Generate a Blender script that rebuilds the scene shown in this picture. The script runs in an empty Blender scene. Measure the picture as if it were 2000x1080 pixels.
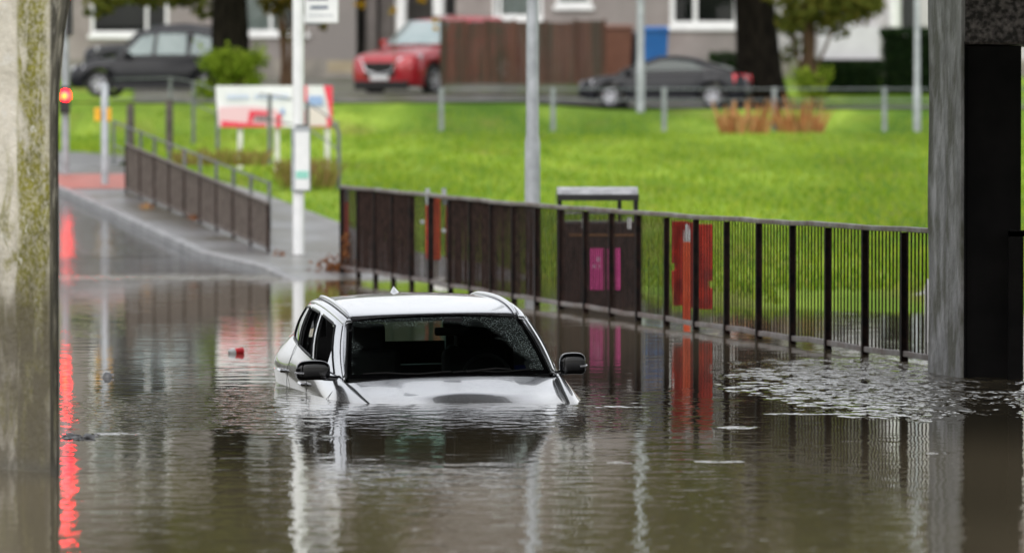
import bpy, math, random
from mathutils import Vector, Matrix, noise as mnoise
R = math.radians
random.seed(7)
SC = bpy.context.scene
COL = SC.collection

# ------------------------------------------------------------------ camera, sky, sun, exposure
FPX, CX, CY, HZ = 11111.0, 1000.0, 540.0, 250.0     # 200 mm lens seen over a 2000 px wide frame
CAMZ = 2.0
PITCH = math.atan((CY - HZ) / FPX)
cd = bpy.data.cameras.new('camera'); cam = bpy.data.objects.new('camera', cd); COL.objects.link(cam)
cam.location = (0, 0, CAMZ); cam.rotation_euler = (math.pi / 2 - PITCH, 0, 0)
cd.sensor_width = 36; cd.lens = 200; cd.clip_start = 0.5; cd.clip_end = 3000
cd.dof.use_dof = True; cd.dof.focus_distance = 41.8; cd.dof.aperture_fstop = 2.5; cd.dof.aperture_blades = 9
SC.camera = cam
W = bpy.data.worlds.new('World'); SC.world = W; W.use_nodes = True
wn = W.node_tree.nodes; wl = W.node_tree.links; wn.clear()
sky = wn.new('ShaderNodeTexSky'); sky.sky_type = 'NISHITA'; sky.sun_disc = False
SUN_EL, SUN_AZ = R(48), R(200)
sky.sun_elevation = SUN_EL; sky.sun_rotation = SUN_AZ; sky.dust_density = 4.0; sky.ozone_density = 1.0
hs = wn.new('ShaderNodeHueSaturation'); hs.inputs['Saturation'].default_value = 0.2; hs.inputs['Value'].default_value = 3.3
ga = wn.new('ShaderNodeGamma'); ga.inputs['Gamma'].default_value = 0.5     # overcast: cloud evens the sky out
bg = wn.new('ShaderNodeBackground'); bg.inputs['Strength'].default_value = 0.15
wo = wn.new('ShaderNodeOutputWorld')
wl.new(sky.outputs[0], ga.inputs['Color']); wl.new(ga.outputs[0], hs.inputs['Color']); wl.new(hs.outputs[0], bg.inputs[0]); wl.new(bg.outputs[0], wo.inputs[0])
ld = bpy.data.lights.new('sun', 'SUN'); ld.energy = 1.0; ld.angle = R(80); ld.color = (1.0, 0.97, 0.92)
sun = bpy.data.objects.new('sun', ld); COL.objects.link(sun)
# the sun stands behind and left of the camera
sd = Vector((math.sin(SUN_AZ) * math.cos(SUN_EL), math.cos(SUN_AZ) * math.cos(SUN_EL), math.sin(SUN_EL)))
sun.rotation_euler = sd.to_track_quat('Z', 'Y').to_euler(); sun.location = (0, -20, 40)
SC.view_settings.view_transform = 'Standard'; SC.view_settings.look = 'None'
SC.view_settings.gamma = 1; SC.view_settings.exposure = 0.28
SC.cycles.max_bounces = 8; SC.cycles.transparent_max_bounces = 12
SC.cycles.caustics_reflective = False; SC.cycles.caustics_refractive = False

# ------------------------------------------------------------------ helpers
def P(px, py, Y):
    """point of the place at distance Y seen at pixel px,py of the 2000x1080 photograph"""
    a = (px - CX) / FPX; b = -(py - CY) / FPX
    dy = math.cos(PITCH) + b * math.sin(PITCH); dz = -math.sin(PITCH) + b * math.cos(PITCH)
    k = Y / dy
    return Vector((a * k, Y, CAMZ + dz * k))
def PX(px, Y): return P(px, 540, Y).x
def PZ(py, Y): return P(1000, py, Y).z
ORG = {}
def tag(o, label=None, cat=None, group=None, kind=None):
    if label: o['label'] = label
    if cat: o['category'] = cat
    if group: o['group'] = group
    if kind: o['kind'] = kind
    return o
def thing(name, label, cat, loc=(0, 0, 0), rot=(0, 0, 0), group=None):
    o = bpy.data.objects.new(name, None); COL.objects.link(o)
    o.empty_display_size = 0.2
    o.location = loc; o.rotation_euler = rot
    ORG[o.name] = Vector(loc)
    return tag(o, label, cat, group)
def copy_tree(o, parent=None):
    c = o.copy(); COL.objects.link(c)
    if parent: c.parent = parent
    ORG[c.name] = ORG.get(o.name, Vector((0, 0, 0)))
    for ch in list(o.children): copy_tree(ch, c)
    return c

class MB:
    def __init__(s): s.v = []; s.f = []; s.rc = False
    def quad(s, a, b, c, d):
        n = len(s.v); s.v += [Vector(a), Vector(b), Vector(c), Vector(d)]; s.f.append((n, n+1, n+2, n+3))
    def poly(s, pts):
        n = len(s.v); s.v += [Vector(p) for p in pts]; s.f.append(tuple(range(n, n+len(pts))))
    def box(s, x0, x1, y0, y1, z0, z1, M=None):
        n = len(s.v)
        p = [(x0,y0,z0),(x1,y0,z0),(x1,y1,z0),(x0,y1,z0),(x0,y0,z1),(x1,y0,z1),(x1,y1,z1),(x0,y1,z1)]
        s.v += [(M @ Vector(q)) if M else Vector(q) for q in p]
        for f in ((0,3,2,1),(4,5,6,7),(0,1,5,4),(1,2,6,5),(2,3,7,6),(3,0,4,7)): s.f.append(tuple(n+i for i in f))
        return s
    def bar(s, a, b, w, h=None, up=(0, 0, 1)):
        """rectangular bar from a to b, w wide and h deep"""
        a = Vector(a); b = Vector(b); h = h or w
        d = (b - a).normalized(); u = Vector(up)
        if abs(d.dot(u)) > .98: u = Vector((0, 1, 0))
        r = d.cross(u).normalized(); u = r.cross(d)
        n = len(s.v)
        for p in (a, b):
            for i, j in ((-1,-1),(1,-1),(1,1),(-1,1)): s.v.append(p + r*i*w/2 + u*j*h/2)
        for f in ((0,1,2,3),(7,6,5,4),(0,4,5,1),(1,5,6,2),(2,6,7,3),(3,7,4,0)): s.f.append(tuple(n+i for i in f))
        return s
    def tube(s, pts, rad, seg=12, cap=True):
        pts = [Vector(p) for p in pts]
        if not isinstance(rad, (list, tuple)): rad = [rad]*len(pts)
        n0 = len(s.v); ref = None
        for i, p in enumerate(pts):
            d = (pts[min(i+1, len(pts)-1)] - pts[max(i-1, 0)]).normalized()
            if ref is None:
                ref = Vector((1, 0, 0)) if abs(d.x) < .9 else Vector((0, 1, 0))
            r = (ref - d*ref.dot(d)).normalized(); ref = r; u = d.cross(r)
            for k in range(seg):
                t = 2*math.pi*k/seg
                s.v.append(p + (r*math.cos(t) + u*math.sin(t))*rad[i])
        for i in range(len(pts)-1):
            for k in range(seg):
                a = n0+i*seg+k; b = n0+i*seg+(k+1) % seg
                s.f.append((a, b, b+seg, a+seg))
        if cap:
            s.f.append(tuple(n0+k for k in reversed(range(seg))))
            s.f.append(tuple(n0+(len(pts)-1)*seg+k for k in range(seg)))
        return s
    def grid(s, rows, flip=False, skip=None):
        """rows: list of equal-length point lists"""
        n0 = len(s.v); m = len(rows[0])
        for r in rows: s.v += [Vector(p) for p in r]
        for i in range(len(rows)-1):
            for j in range(m-1):
                if skip and skip(i, j): continue
                q = (n0+i*m+j, n0+i*m+j+1, n0+(i+1)*m+j+1, n0+(i+1)*m+j)
                s.f.append(tuple(reversed(q)) if flip else q)
        return s
    def lathe(s, prof, c, seg=20, axis='z'):
        c = Vector(c); rows = []
        for k in range(seg+1):
            t = 2*math.pi*k/seg; row = []
            for r, h in prof:
                if axis == 'z': row.append(c + Vector((r*math.cos(t), r*math.sin(t), h)))
                elif axis == 'x': row.append(c + Vector((h, r*math.cos(t), r*math.sin(t))))
                else: row.append(c + Vector((r*math.cos(t), h, r*math.sin(t))))
            rows.append(row)
        s.rc = True
        return s.grid(rows)
    def build(s, name, mat, parent=None, loc=None, smooth=False, bevel=0, sub=0, solid=0, local=False, merge=False, angle=40):
        me = bpy.data.meshes.new(name)
        off = Vector(loc) if loc is not None else Vector((0, 0, 0))
        if parent is not None and not local: off = ORG.get(parent.name, Vector((0, 0, 0)))
        me.from_pydata([tuple(v - off) for v in s.v], [], s.f); me.update()
        if merge or s.rc:
            import bmesh
            bm = bmesh.new(); bm.from_mesh(me)
            bmesh.ops.remove_doubles(bm, verts=bm.verts, dist=1e-4)
            bmesh.ops.recalc_face_normals(bm, faces=bm.faces); bm.to_mesh(me); bm.free()
        mats = mat if isinstance(mat, (list, tuple)) else [mat]
        for m in mats: me.materials.append(m)
        o = bpy.data.objects.new(name, me); COL.objects.link(o)
        if parent is not None:
            o.parent = parent; ORG[o.name] = off
        else:
            o.location = off; ORG[o.name] = off
        if solid:
            m = o.modifiers.new('solid', 'SOLIDIFY'); m.thickness = solid; m.offset = -1
        if bevel:
            m = o.modifiers.new('bevel', 'BEVEL'); m.width = bevel; m.segments = 2; m.limit_method = 'ANGLE'; m.angle_limit = R(35)
        if sub:
            m = o.modifiers.new('sub', 'SUBSURF'); m.levels = sub; m.render_levels = sub
        if smooth:
            for p in me.polygons: p.use_smooth = True
            if not sub:
                try: me.set_sharp_from_angle(angle=R(angle))
                except Exception: pass
        return o

def node_mat(name):
    m = bpy.data.materials.new(name); m.use_nodes = True
    nt = m.node_tree; b = nt.nodes['Principled BSDF']
    return m, nt, b
def mat(name, c1, c2=None, scale=3.0, rough=.6, metal=0, bump=0, bscale=None, stretch=(1,1,1), coat=0, spec=None, c3=None, s3=.3, detail=5, contrast=(.35,.65), space='Object'):
    m, nt, b = node_mat(name); N = nt.nodes; L = nt.links
    b.inputs['Roughness'].default_value = rough; b.inputs['Metallic'].default_value = metal
    b.inputs['Coat Weight'].default_value = coat; b.inputs['Coat Roughness'].default_value = .05
    if spec is not None: b.inputs['Specular IOR Level'].default_value = spec
    b.inputs['Base Color'].default_value = (*c1, 1)
    if c2 or bump:
        tc = N.new('ShaderNodeTexCoord'); mp = N.new('ShaderNodeMapping'); mp.inputs['Scale'].default_value = stretch
        L.new(tc.outputs[space], mp.inputs['Vector'])
    if c2:
        n = N.new('ShaderNodeTexNoise'); n.inputs['Scale'].default_value = scale; n.inputs['Detail'].default_value = detail
        L.new(mp.outputs[0], n.inputs['Vector'])
        r = N.new('ShaderNodeValToRGB'); r.color_ramp.elements[0].position = contrast[0]; r.color_ramp.elements[1].position = contrast[1]
        r.color_ramp.elements[0].color = (*c1, 1); r.color_ramp.elements[1].color = (*c2, 1)
        L.new(n.outputs[0], r.inputs[0]); out = r.outputs[0]
        if c3:
            n3 = N.new('ShaderNodeTexNoise'); n3.inputs['Scale'].default_value = s3; n3.inputs['Detail'].default_value = 4
            L.new(mp.outputs[0], n3.inputs['Vector'])
            r3 = N.new('ShaderNodeValToRGB'); r3.color_ramp.elements[0].position = .42; r3.color_ramp.elements[1].position = .62
            L.new(n3.outputs[0], r3.inputs[0])
            mx = N.new('ShaderNodeMix'); mx.data_type = 'RGBA'; mx.inputs[7].default_value = (*c3, 1)
            L.new(r3.outputs[0], mx.inputs[0]); L.new(out, mx.inputs[6]); out = mx.outputs[2]
        L.new(out, b.inputs['Base Color'])
    if bump:
        n = N.new('ShaderNodeTexNoise'); n.inputs['Scale'].default_value = bscale or scale*4; n.inputs['Detail'].default_value = 4
        L.new(mp.outputs[0], n.inputs['Vector'])
        bp = N.new('ShaderNodeBump'); bp.inputs['Distance'].default_value = bump
        L.new(n.outputs[0], bp.inputs['Height']); L.new(bp.outputs[0], b.inputs['Normal'])
    return m
def emis(name, c, s):
    m, nt, b = node_mat(name)
    b.inputs['Base Color'].default_value = (*[x*.3 for x in c], 1)
    b.inputs['Emission Color'].default_value = (*c, 1); b.inputs['Emission Strength'].default_value = s
    return m
def glass_mat(name, tint, refl_rough=.01, trans=.5):
    m, nt, b = node_mat(name); N = nt.nodes; L = nt.links
    N.remove(b); out = N['Material Output']
    t = N.new('ShaderNodeBsdfTransparent'); t.inputs[0].default_value = (*tint, 1)
    g = N.new('ShaderNodeBsdfGlossy'); g.inputs['Roughness'].default_value = refl_rough
    fr = N.new('ShaderNodeFresnel'); fr.inputs['IOR'].default_value = 1.5
    mx = N.new('ShaderNodeMixShader')
    L.new(fr.outputs[0], mx.inputs[0]); L.new(t.outputs[0], mx.inputs[1]); L.new(g.outputs[0], mx.inputs[2]); L.new(mx.outputs[0], out.inputs[0])
    return m, nt, mx

# ------------------------------------------------------------------ materials
M = {}
M['asphalt'] = mat('wet_asphalt', (.02,.02,.021), (.04,.04,.041), 2.5, rough=.10, bump=.012, bscale=4, c3=(.03,.03,.031), s3=.4, spec=.4)
M['asphalt_far'] = mat('street_asphalt', (.09,.09,.09), (.15,.148,.145), 1.2, rough=.45, bump=.004, bscale=30)
M['paving'] = mat('wet_paving', (.10,.10,.105), (.19,.19,.195), 1.6, rough=.28, bump=.004, bscale=20, c3=(.075,.068,.05), s3=.9)
M['kerb'] = mat('granite_kerb', (.12,.12,.125), (.24,.24,.245), 3, rough=.4, bump=.003)
M['red_paving'] = mat('red_tactile_paving', (.30,.085,.06), (.42,.13,.10), 4, rough=.5, bump=.004)
M['paint_line'] = mat('road_paint', (.55,.55,.53), (.75,.75,.72), 9, rough=.5)
M['galv'] = mat('galvanised_steel', (.30,.32,.34), (.42,.44,.47), 5, rough=.45, metal=.35)
M['galv_mid'] = mat('dull_galvanised_steel', (.17,.19,.20), (.25,.27,.285), 4, rough=.6)
M['galv_dark'] = mat('weathered_grey_steel', (.09,.10,.10), (.16,.17,.175), 4, rough=.6)
M['rail_dark'] = mat('dark_painted_rail', (.004,.004,.004), (.010,.008,.008), 20, rough=.6, bump=.001, bscale=60, c3=(.018,.010,.008), s3=9, spec=.06)
M['rail_top'] = mat('worn_rail_cap', (.11,.095,.09), (.21,.185,.18), 9, rough=.4, metal=.2, c3=(.09,.05,.04), s3=3, bump=.001)
M['bars'] = mat('dark_brown_bars', (.016,.011,.010), (.045,.027,.023), 12, rough=.6, spec=.05)
M['rail_brown'] = mat('brown_painted_rail', (.085,.068,.06), (.14,.115,.10), 8, rough=.5, spec=.2)
M['white'] = mat('white_paint', (.74,.75,.76), (.82,.82,.83), 4, rough=.35)
M['white_dirty'] = mat('weathered_white', (.55,.54,.50), (.74,.73,.70), 6, rough=.5)
M['black'] = mat('black_plastic', (.012,.012,.013), (.022,.021,.021), 8, rough=.35)
M['bin_black'] = mat('bin_black_panel', (.014,.011,.011), (.026,.02,.02), 5, rough=.3)
M['bin_lid'] = mat('bin_lid_grey', (.16,.16,.17), (.34,.34,.36), 9, rough=.3, bump=.002)
M['magenta'] = mat('magenta_notice', (.62,.05,.27), (.70,.08,.33), 8, rough=.4)
M['redplastic'] = mat('red_barrier_plastic', (.50,.025,.014), (.72,.05,.02), 7, rough=.4, c3=(.30,.015,.010), s3=5)
M['orange'] = mat('orange_red_plastic', (.85,.10,.03), (.95,.14,.045), 6, rough=.35)
M['silverband'] = mat('reflective_band', (.62,.63,.65), (.75,.76,.78), 10, rough=.3)
M['yellow'] = mat('yellow_box', (.75,.38,.02), (.85,.46,.03), 5, rough=.4)
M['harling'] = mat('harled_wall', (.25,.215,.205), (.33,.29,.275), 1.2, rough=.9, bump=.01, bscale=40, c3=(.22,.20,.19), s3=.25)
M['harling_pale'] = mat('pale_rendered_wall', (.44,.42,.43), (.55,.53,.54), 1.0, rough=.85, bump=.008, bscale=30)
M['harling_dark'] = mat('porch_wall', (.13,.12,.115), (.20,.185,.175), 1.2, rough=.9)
M['basecourse'] = mat('base_course', (.19,.175,.155), (.28,.255,.22), 2, rough=.9)
M['rooftile'] = mat('roof_tiles', (.055,.045,.038), (.10,.078,.062), 4, rough=.8, bump=.03, bscale=6)
M['upvc'] = mat('white_window_frame', (.74,.74,.74), (.82,.82,.82), 3, rough=.3)
M['curtain'] = mat('net_curtain', (.42,.45,.44), (.62,.66,.66), 2, rough=.8, stretch=(6,1,1))
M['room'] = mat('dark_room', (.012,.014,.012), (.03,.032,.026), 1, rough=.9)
M['paneglass'] = glass_mat('window_glass', (.75,.8,.78))[0]
M['wood'] = mat('brown_fence_boards', (.085,.035,.022), (.14,.065,.038), 1.3, rough=.8, stretch=(7,7,.6), bump=.01, bscale=5, c3=(.06,.045,.025), s3=.6)
M['bin_brown'] = mat('brown_bin_plastic', (.17,.065,.035), (.20,.08,.045), 3, rough=.45)
M['bin_blue'] = mat('blue_bin_plastic', (.008,.14,.46), (.012,.17,.52), 3, rough=.4)
M['bin_dark'] = mat('purple_black_bin_plastic', (.03,.018,.032), (.045,.028,.045), 3, rough=.45)
M['bark'] = mat('tree_bark', (.005,.0045,.0035), (.018,.015,.011), 4, rough=1, spec=.05, stretch=(3,3,.6), bump=.06, bscale=5)
M['bark_brown'] = mat('brown_bark', (.10,.055,.03), (.17,.10,.055), 5, rough=.9, stretch=(3,3,.6), bump=.02, bscale=9)
def leafmat(name, cols, trans=.35, scale=.9):
    m, nt, b = node_mat(name); N = nt.nodes; L = nt.links
    gi = N.new('ShaderNodeNewGeometry'); rp = N.new('ShaderNodeValToRGB')
    rp.color_ramp.interpolation = 'LINEAR'
    els = rp.color_ramp.elements
    while len(els) < len(cols): els.new(.5)
    for i, c in enumerate(cols): els[i].position = i/(len(cols)-1); els[i].color = (*c, 1)
    L.new(gi.outputs['Random Per Island'], rp.inputs[0])
    L.new(rp.outputs[0], b.inputs['Base Color']); b.inputs['Roughness'].default_value = .55
    b.inputs['Specular IOR Level'].default_value = 0
    tr = N.new('ShaderNodeBsdfTranslucent'); L.new(rp.outputs[0], tr.inputs[0])
    mx = N.new('ShaderNodeMixShader'); mx.inputs[0].default_value = trans
    L.new(b.outputs[0], mx.inputs[1]); L.new(tr.outputs[0], mx.inputs[2]); L.new(mx.outputs[0], N['Material Output'].inputs[0])
    return m
M['leaf_lime'] = leafmat('lime_leaves', [(.05,.09,.012), (.16,.24,.022), (.24,.33,.03), (.30,.38,.05)])
M['leaf_green'] = leafmat('olive_leaves', [(.05,.06,.012), (.10,.12,.022), (.14,.15,.03), (.20,.17,.03)])
M['leaf_mixed'] = leafmat('autumn_olive_leaves', [(.055,.05,.014), (.12,.11,.025), (.16,.15,.03), (.30,.19,.02)])
M['leaf_dark'] = leafmat('dark_hedge_leaves', [(.010,.022,.010), (.022,.045,.016), (.035,.06,.02)], .15)
M['leaf_rust'] = leafmat('rust_fronds', [(.18,.08,.035), (.46,.20,.08), (.58,.32,.15), (.34,.26,.10)])
M['leaf_brown'] = leafmat('brown_dead_leaves', [(.08,.03,.015), (.20,.08,.035), (.32,.13,.05), (.13,.06,.03)])
M['weed'] = leafmat('brown_green_weeds', [(.20,.15,.05), (.24,.24,.05), (.30,.18,.09), (.26,.36,.05)])

# grass: lawn with soft darker and yellower patches
def grass_mat():
    m, nt, b = node_mat('lawn'); N = nt.nodes; L = nt.links
    tc = N.new('ShaderNodeTexCoord')
    mp = N.new('ShaderNodeMapping'); mp.inputs['Scale'].default_value = (1.0, .16, 1); L.new(tc.outputs['Object'], mp.inputs[0])
    n1 = N.new('ShaderNodeTexNoise'); n1.inputs['Scale'].default_value = .9; n1.inputs['Detail'].default_value = 5; L.new(mp.outputs[0], n1.inputs['Vector'])
    n2 = N.new('ShaderNodeTexNoise'); n2.inputs['Scale'].default_value = .22; n2.inputs['Detail'].default_value = 3; L.new(mp.outputs[0], n2.inputs['Vector'])
    r1 = N.new('ShaderNodeValToRGB'); e = r1.color_ramp.elements
    e[0].position = .36; e[0].color = (.14,.24,.035,1); e[1].position = .64; e[1].color = (.32,.44,.070,1)
    L.new(n1.outputs[0], r1.inputs[0])
    r2 = N.new('ShaderNodeValToRGB'); e = r2.color_ramp.elements; e[0].position = .40; e[1].position = .62
    e[0].color = (0,0,0,1); e[1].color = (1,1,1,1); L.new(n2.outputs[0], r2.inputs[0])
    mx = N.new('ShaderNodeMix'); mx.data_type = 'RGBA'; mx.inputs[7].default_value = (.055,.115,.022,1)
    mf = N.new('ShaderNodeMath'); mf.operation = 'MULTIPLY'; mf.inputs[1].default_value = .8
    L.new(r2.outputs[0], mf.inputs[0]); L.new(mf.outputs[0], mx.inputs[0]); L.new(r1.outputs[0], mx.inputs[6])
    n4 = N.new('ShaderNodeTexNoise'); n4.inputs['Scale'].default_value = .55; n4.inputs['Detail'].default_value = 6
    mp4 = N.new('ShaderNodeMapping'); mp4.inputs['Scale'].default_value = (1.0, .3, 1); mp4.inputs['Location'].default_value = (7, 3, 0); L.new(tc.outputs['Object'], mp4.inputs[0]); L.new(mp4.outputs[0], n4.inputs['Vector'])
    r4 = N.new('ShaderNodeValToRGB'); e = r4.color_ramp.elements; e[0].position = .56; e[1].position = .72; e[0].color = (0,0,0,1); e[1].color = (.7,.7,.7,1); L.new(n4.outputs[0], r4.inputs[0])
    mx4 = N.new('ShaderNodeMix'); mx4.data_type = 'RGBA'; mx4.inputs[7].default_value = (.19,.17,.055,1); L.new(r4.outputs[0], mx4.inputs[0]); L.new(mx.outputs[2], mx4.inputs[6])
    L.new(mx4.outputs[2], b.inputs['Base Color']); b.inputs['Roughness'].default_value = .8; b.inputs['Specular IOR Level'].default_value = .0
    n3 = N.new('ShaderNodeTexNoise'); n3.inputs['Scale'].default_value = 9; L.new(tc.outputs['Object'], n3.inputs['Vector'])
    bp = N.new('ShaderNodeBump'); bp.inputs['Distance'].default_value = .02; L.new(n3.outputs[0], bp.inputs['Height']); L.new(bp.outputs[0], b.inputs['Normal'])
    return m
M['grass'] = grass_mat()
M['blades'] = leafmat('grass_blades', [(.08,.16,.015), (.17,.29,.018), (.29,.40,.03), (.38,.40,.07)], .4)

# flood water
def water_mat():
    m, nt, b = node_mat('flood_water'); N = nt.nodes; L = nt.links
    b.inputs['IOR'].default_value = 1.333
    b.inputs['Roughness'].default_value = .03
    tc = N.new('ShaderNodeTexCoord'); sep = N.new('ShaderNodeSeparateXYZ'); L.new(tc.outputs['Object'], sep.inputs[0])
    def noise(scale, det, stretch=(1,1,1), dist=0):
        mp = N.new('ShaderNodeMapping'); mp.inputs['Scale'].default_value = stretch; L.new(tc.outputs['Object'], mp.inputs[0])
        n = N.new('ShaderNodeTexNoise'); n.inputs['Scale'].default_value = scale; n.inputs['Detail'].default_value = det
        n.inputs['Distortion'].default_value = dist; L.new(mp.outputs[0], n.inputs['Vector']); return n.outputs[0]
    def math_(op, a, c, clamp=False):
        n = N.new('ShaderNodeMath'); n.operation = op; n.use_clamp = clamp
        for i, q in enumerate((a, c)):
            if isinstance(q, (int, float)): n.inputs[i].default_value = q
            elif q is not None: L.new(q, n.inputs[i])
        return n.outputs[0]
    def blob(cx, cy, rx, ry, soft=.6):
        """1 inside an ellipse on the water, fading out at its rim"""
        dx = math_('DIVIDE', math_('SUBTRACT', sep.outputs[0], cx), rx); dy = math_('DIVIDE', math_('SUBTRACT', sep.outputs[1], cy), ry)
        d = math_('ADD', math_('MULTIPLY', dx, dx), math_('MULTIPLY', dy, dy))
        d = math_('ADD', d, math_('MULTIPLY', math_('SUBTRACT', noise(2.2, 7, (1, .35, 1)), .5), 3.2))
        mr = N.new('ShaderNodeMapRange'); mr.interpolation_type = 'SMOOTHSTEP'
        mr.inputs[1].default_value = 1+soft; mr.inputs[2].default_value = 1-soft; L.new(d, mr.inputs[0]); return mr.outputs[0]
    # silt colour
    rc = N.new('ShaderNodeValToRGB'); e = rc.color_ramp.elements
    e[0].position = .35; e[0].color = (.085,.071,.045,1); e[1].position = .7; e[1].color = (.14,.115,.075,1)
    L.new(noise(.35, 3, (1, .35, 1)), rc.inputs[0]); L.new(rc.outputs[0], b.inputs['Base Color'])
    patch = blob(2.95, 44.6, 1.05, 4.6, .95)          # water stirred up beside the pillar
    patch2 = blob(4.0, 42.2, .34, 1.8)
    carz = blob(-.8, 40.5, 2.4, 3.6, .8)        # ripples round the car
    low = noise(.8, 3, (1, .3, 1))
    mrl = N.new('ShaderNodeMapRange'); mrl.inputs[1].default_value = .45; mrl.inputs[2].default_value = .7; L.new(low, mrl.inputs[0])
    # wave slopes, from differences of the height taken 1.5 cm apart
    E = .015
    def wave(scale, det, stretch, dist=0):
        def at(off):
            mp = N.new('ShaderNodeMapping'); mp.inputs['Scale'].default_value = stretch
            mp.inputs['Location'].default_value = tuple(off[i]*stretch[i] for i in range(3)); L.new(tc.outputs['Object'], mp.inputs[0])
            n = N.new('ShaderNodeTexNoise'); n.noise_dimensions = '3D'; n.inputs['Scale'].default_value = scale; n.inputs['Detail'].default_value = det
            n.inputs['Distortion'].default_value = dist; L.new(mp.outputs[0], n.inputs['Vector']); return n.outputs[0]
        a = at((0,0,0)); bx_ = at((E,0,0)); by_ = at((0,E,0))
        return math_('DIVIDE', math_('SUBTRACT', bx_, a), E), math_('DIVIDE', math_('SUBTRACT', by_, a), E)
    ax, ay = wave(1.5, 1, (1, 1.4, 1)); fx, fy = wave(9, 2.5, (.55, .42, 1)); px_, py_ = wave(9.5, 2, (.75, .30, 1), .1)
    rag = math_('MULTIPLY', math_('SUBTRACT', noise(5, 4, (1, .6, 1)), .5), 3.2)
    def spot(cx, cy, rx, ry):
        dx = math_('DIVIDE', math_('SUBTRACT', sep.outputs[0], cx), rx); dy = math_('DIVIDE', math_('SUBTRACT', sep.outputs[1], cy), ry)
        d = math_('ADD', math_('ADD', math_('MULTIPLY', dx, dx), math_('MULTIPLY', dy, dy)), rag)
        mr = N.new('ShaderNodeMapRange'); mr.inputs[1].default_value = 1.5; mr.inputs[2].default_value = .5; L.new(d, mr.inputs[0]); return mr.outputs[0]
    sp = spot(-4.6, 76.0, 4.4, 1.1)
    for q_ in ((1.50, 38.0, .13, .20), (1.25, 34.1, .16, .10), (.66, 34.0, .08, .10), (2.62, 35.0, .10, .10), (-2.55, 37.2, .20, .14), (.75, 40.8, .2, .15), (2.0, 39.8, .25, .12)):
        sp = math_('MAXIMUM', sp, spot(*q_))
    mrp = N.new('ShaderNodeMapRange'); mrp.inputs[1].default_value = .36; mrp.inputs[2].default_value = .56; mrp.inputs[3].default_value = .12; L.new(noise(7, 4, (1, .35, 1), .3), mrp.inputs[0])
    patch = math_('MULTIPLY', patch, mrp.outputs[0])
    pp0 = math_('ADD', patch, math_('MULTIPLY', patch2, .9)); pp = math_('ADD', pp0, math_('MULTIPLY', sp, .5))
    A0 = .0019
    A1 = math_('ADD', math_('ADD', math_('MULTIPLY', carz, .0075), math_('MULTIPLY', mrl.outputs[0], .0017)), .0009)
    mrf = N.new('ShaderNodeMapRange'); mrf.inputs[1].default_value = 38; mrf.inputs[2].default_value = 31; L.new(sep.outputs[1], mrf.inputs[0])
    A1 = math_('ADD', A1, math_('MULTIPLY', mrf.outputs[0], .0018))
    A2 = math_('MULTIPLY', math_('POWER', pp, 1.3), .13)
    bias = math_('MULTIPLY', math_('MULTIPLY', pp, pp), .20)
    sx = math_('ADD', math_('ADD', math_('MULTIPLY', ax, A0), math_('MULTIPLY', fx, A1)), math_('MULTIPLY', px_, A2))
    sy = math_('ADD', math_('ADD', math_('MULTIPLY', ay, A0), math_('MULTIPLY', fy, A1)), math_('MULTIPLY', py_, A2))
    sy = math_('ADD', sy, bias)
    cv = N.new('ShaderNodeCombineXYZ'); L.new(math_('MULTIPLY', sx, -1), cv.inputs[0]); L.new(math_('MULTIPLY', sy, -1), cv.inputs[1]); cv.inputs[2].default_value = 1
    nn = N.new('ShaderNodeVectorMath'); nn.operation = 'NORMALIZE'; L.new(cv.outputs[0], nn.inputs[0]); L.new(nn.outputs[0], b.inputs['Normal'])
    return m
M['water'] = water_mat()

# ------------------------------------------------------------------ the lie of the land
def ss(a, b, x):
    t = min(1, max(0, (x-a)/(b-a))); return t*t*(3-2*t)
def lerp(a, b, t): return a+(b-a)*t
def pw(pts, x):
    if x <= pts[0][0]: return pts[0][1]
    for (a, u), (b, v) in zip(pts, pts[1:]):
        if x <= b: return lerp(u, v, (x-a)/(b-a))
    return pts[-1][1]
def FL(Y):   # line of the guard rails along the pavement edge
    return pw([(20, 9.2), (48.5, 3.45), (76, -2.12), (86, -3.72), (98, -6.66), (120, -12.5), (140, -18)], Y)
ROADP = [(10, -1.3), (42, -1.0), (70, -.28), (78, -.0), (86, .02), (98, .80), (106, 1.2), (116, 1.55), (134, 1.95), (145, 2.50), (156, 2.62), (158, 2.95), (166, 3.1), (173, 3.5), (300, 4.5)]
GRASSP = [(10, -1.0), (50, -.5), (57, -.10), (60.5, .03), (80, .45), (100, .93), (138, 1.88), (145, 2.50), (156, 2.62), (158, 2.95), (166, 3.1), (173, 3.5), (178, 3.7), (300, 4.5)]
def hroad(Y): return pw(ROADP, Y)
def hgr(Y): return pw(GRASSP, Y)
def H(X, Y):
    if 137 < Y < 151: return H0(X, Y)+.17*ss(138, 145, Y)*(1-ss(145.5, 150, Y))*(1-ss(0, 3, X))
    return H0(X, Y)
def H0(X, Y):
    d = X - FL(Y)
    w_ = ss(66, 84, Y); t = ss(lerp(1.3, 2.2, w_), lerp(2.7, 6.0, w_), d)
    if d < -9: t = ss(-9, -14, -d) if False else ss(9, 14, -d)
    return lerp(hroad(Y), hgr(Y), t)
def strip(name, fx0, fx1, y0, y1, mat_, dz, n=60, nx=6, kind='structure', zf=None):
    mb = MB(); rows = []
    for i in range(n+1):
        Y = lerp(y0, y1, i/n); a, c = fx0(Y), fx1(Y)
        rows.append([(lerp(a, c, j/nx), Y, (zf or H)(lerp(a, c, j/nx), Y)+dz) for j in range(nx+1)])
    mb.grid(rows); o = mb.build(name, mat_, smooth=True); tag(o, kind=kind); return o
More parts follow.
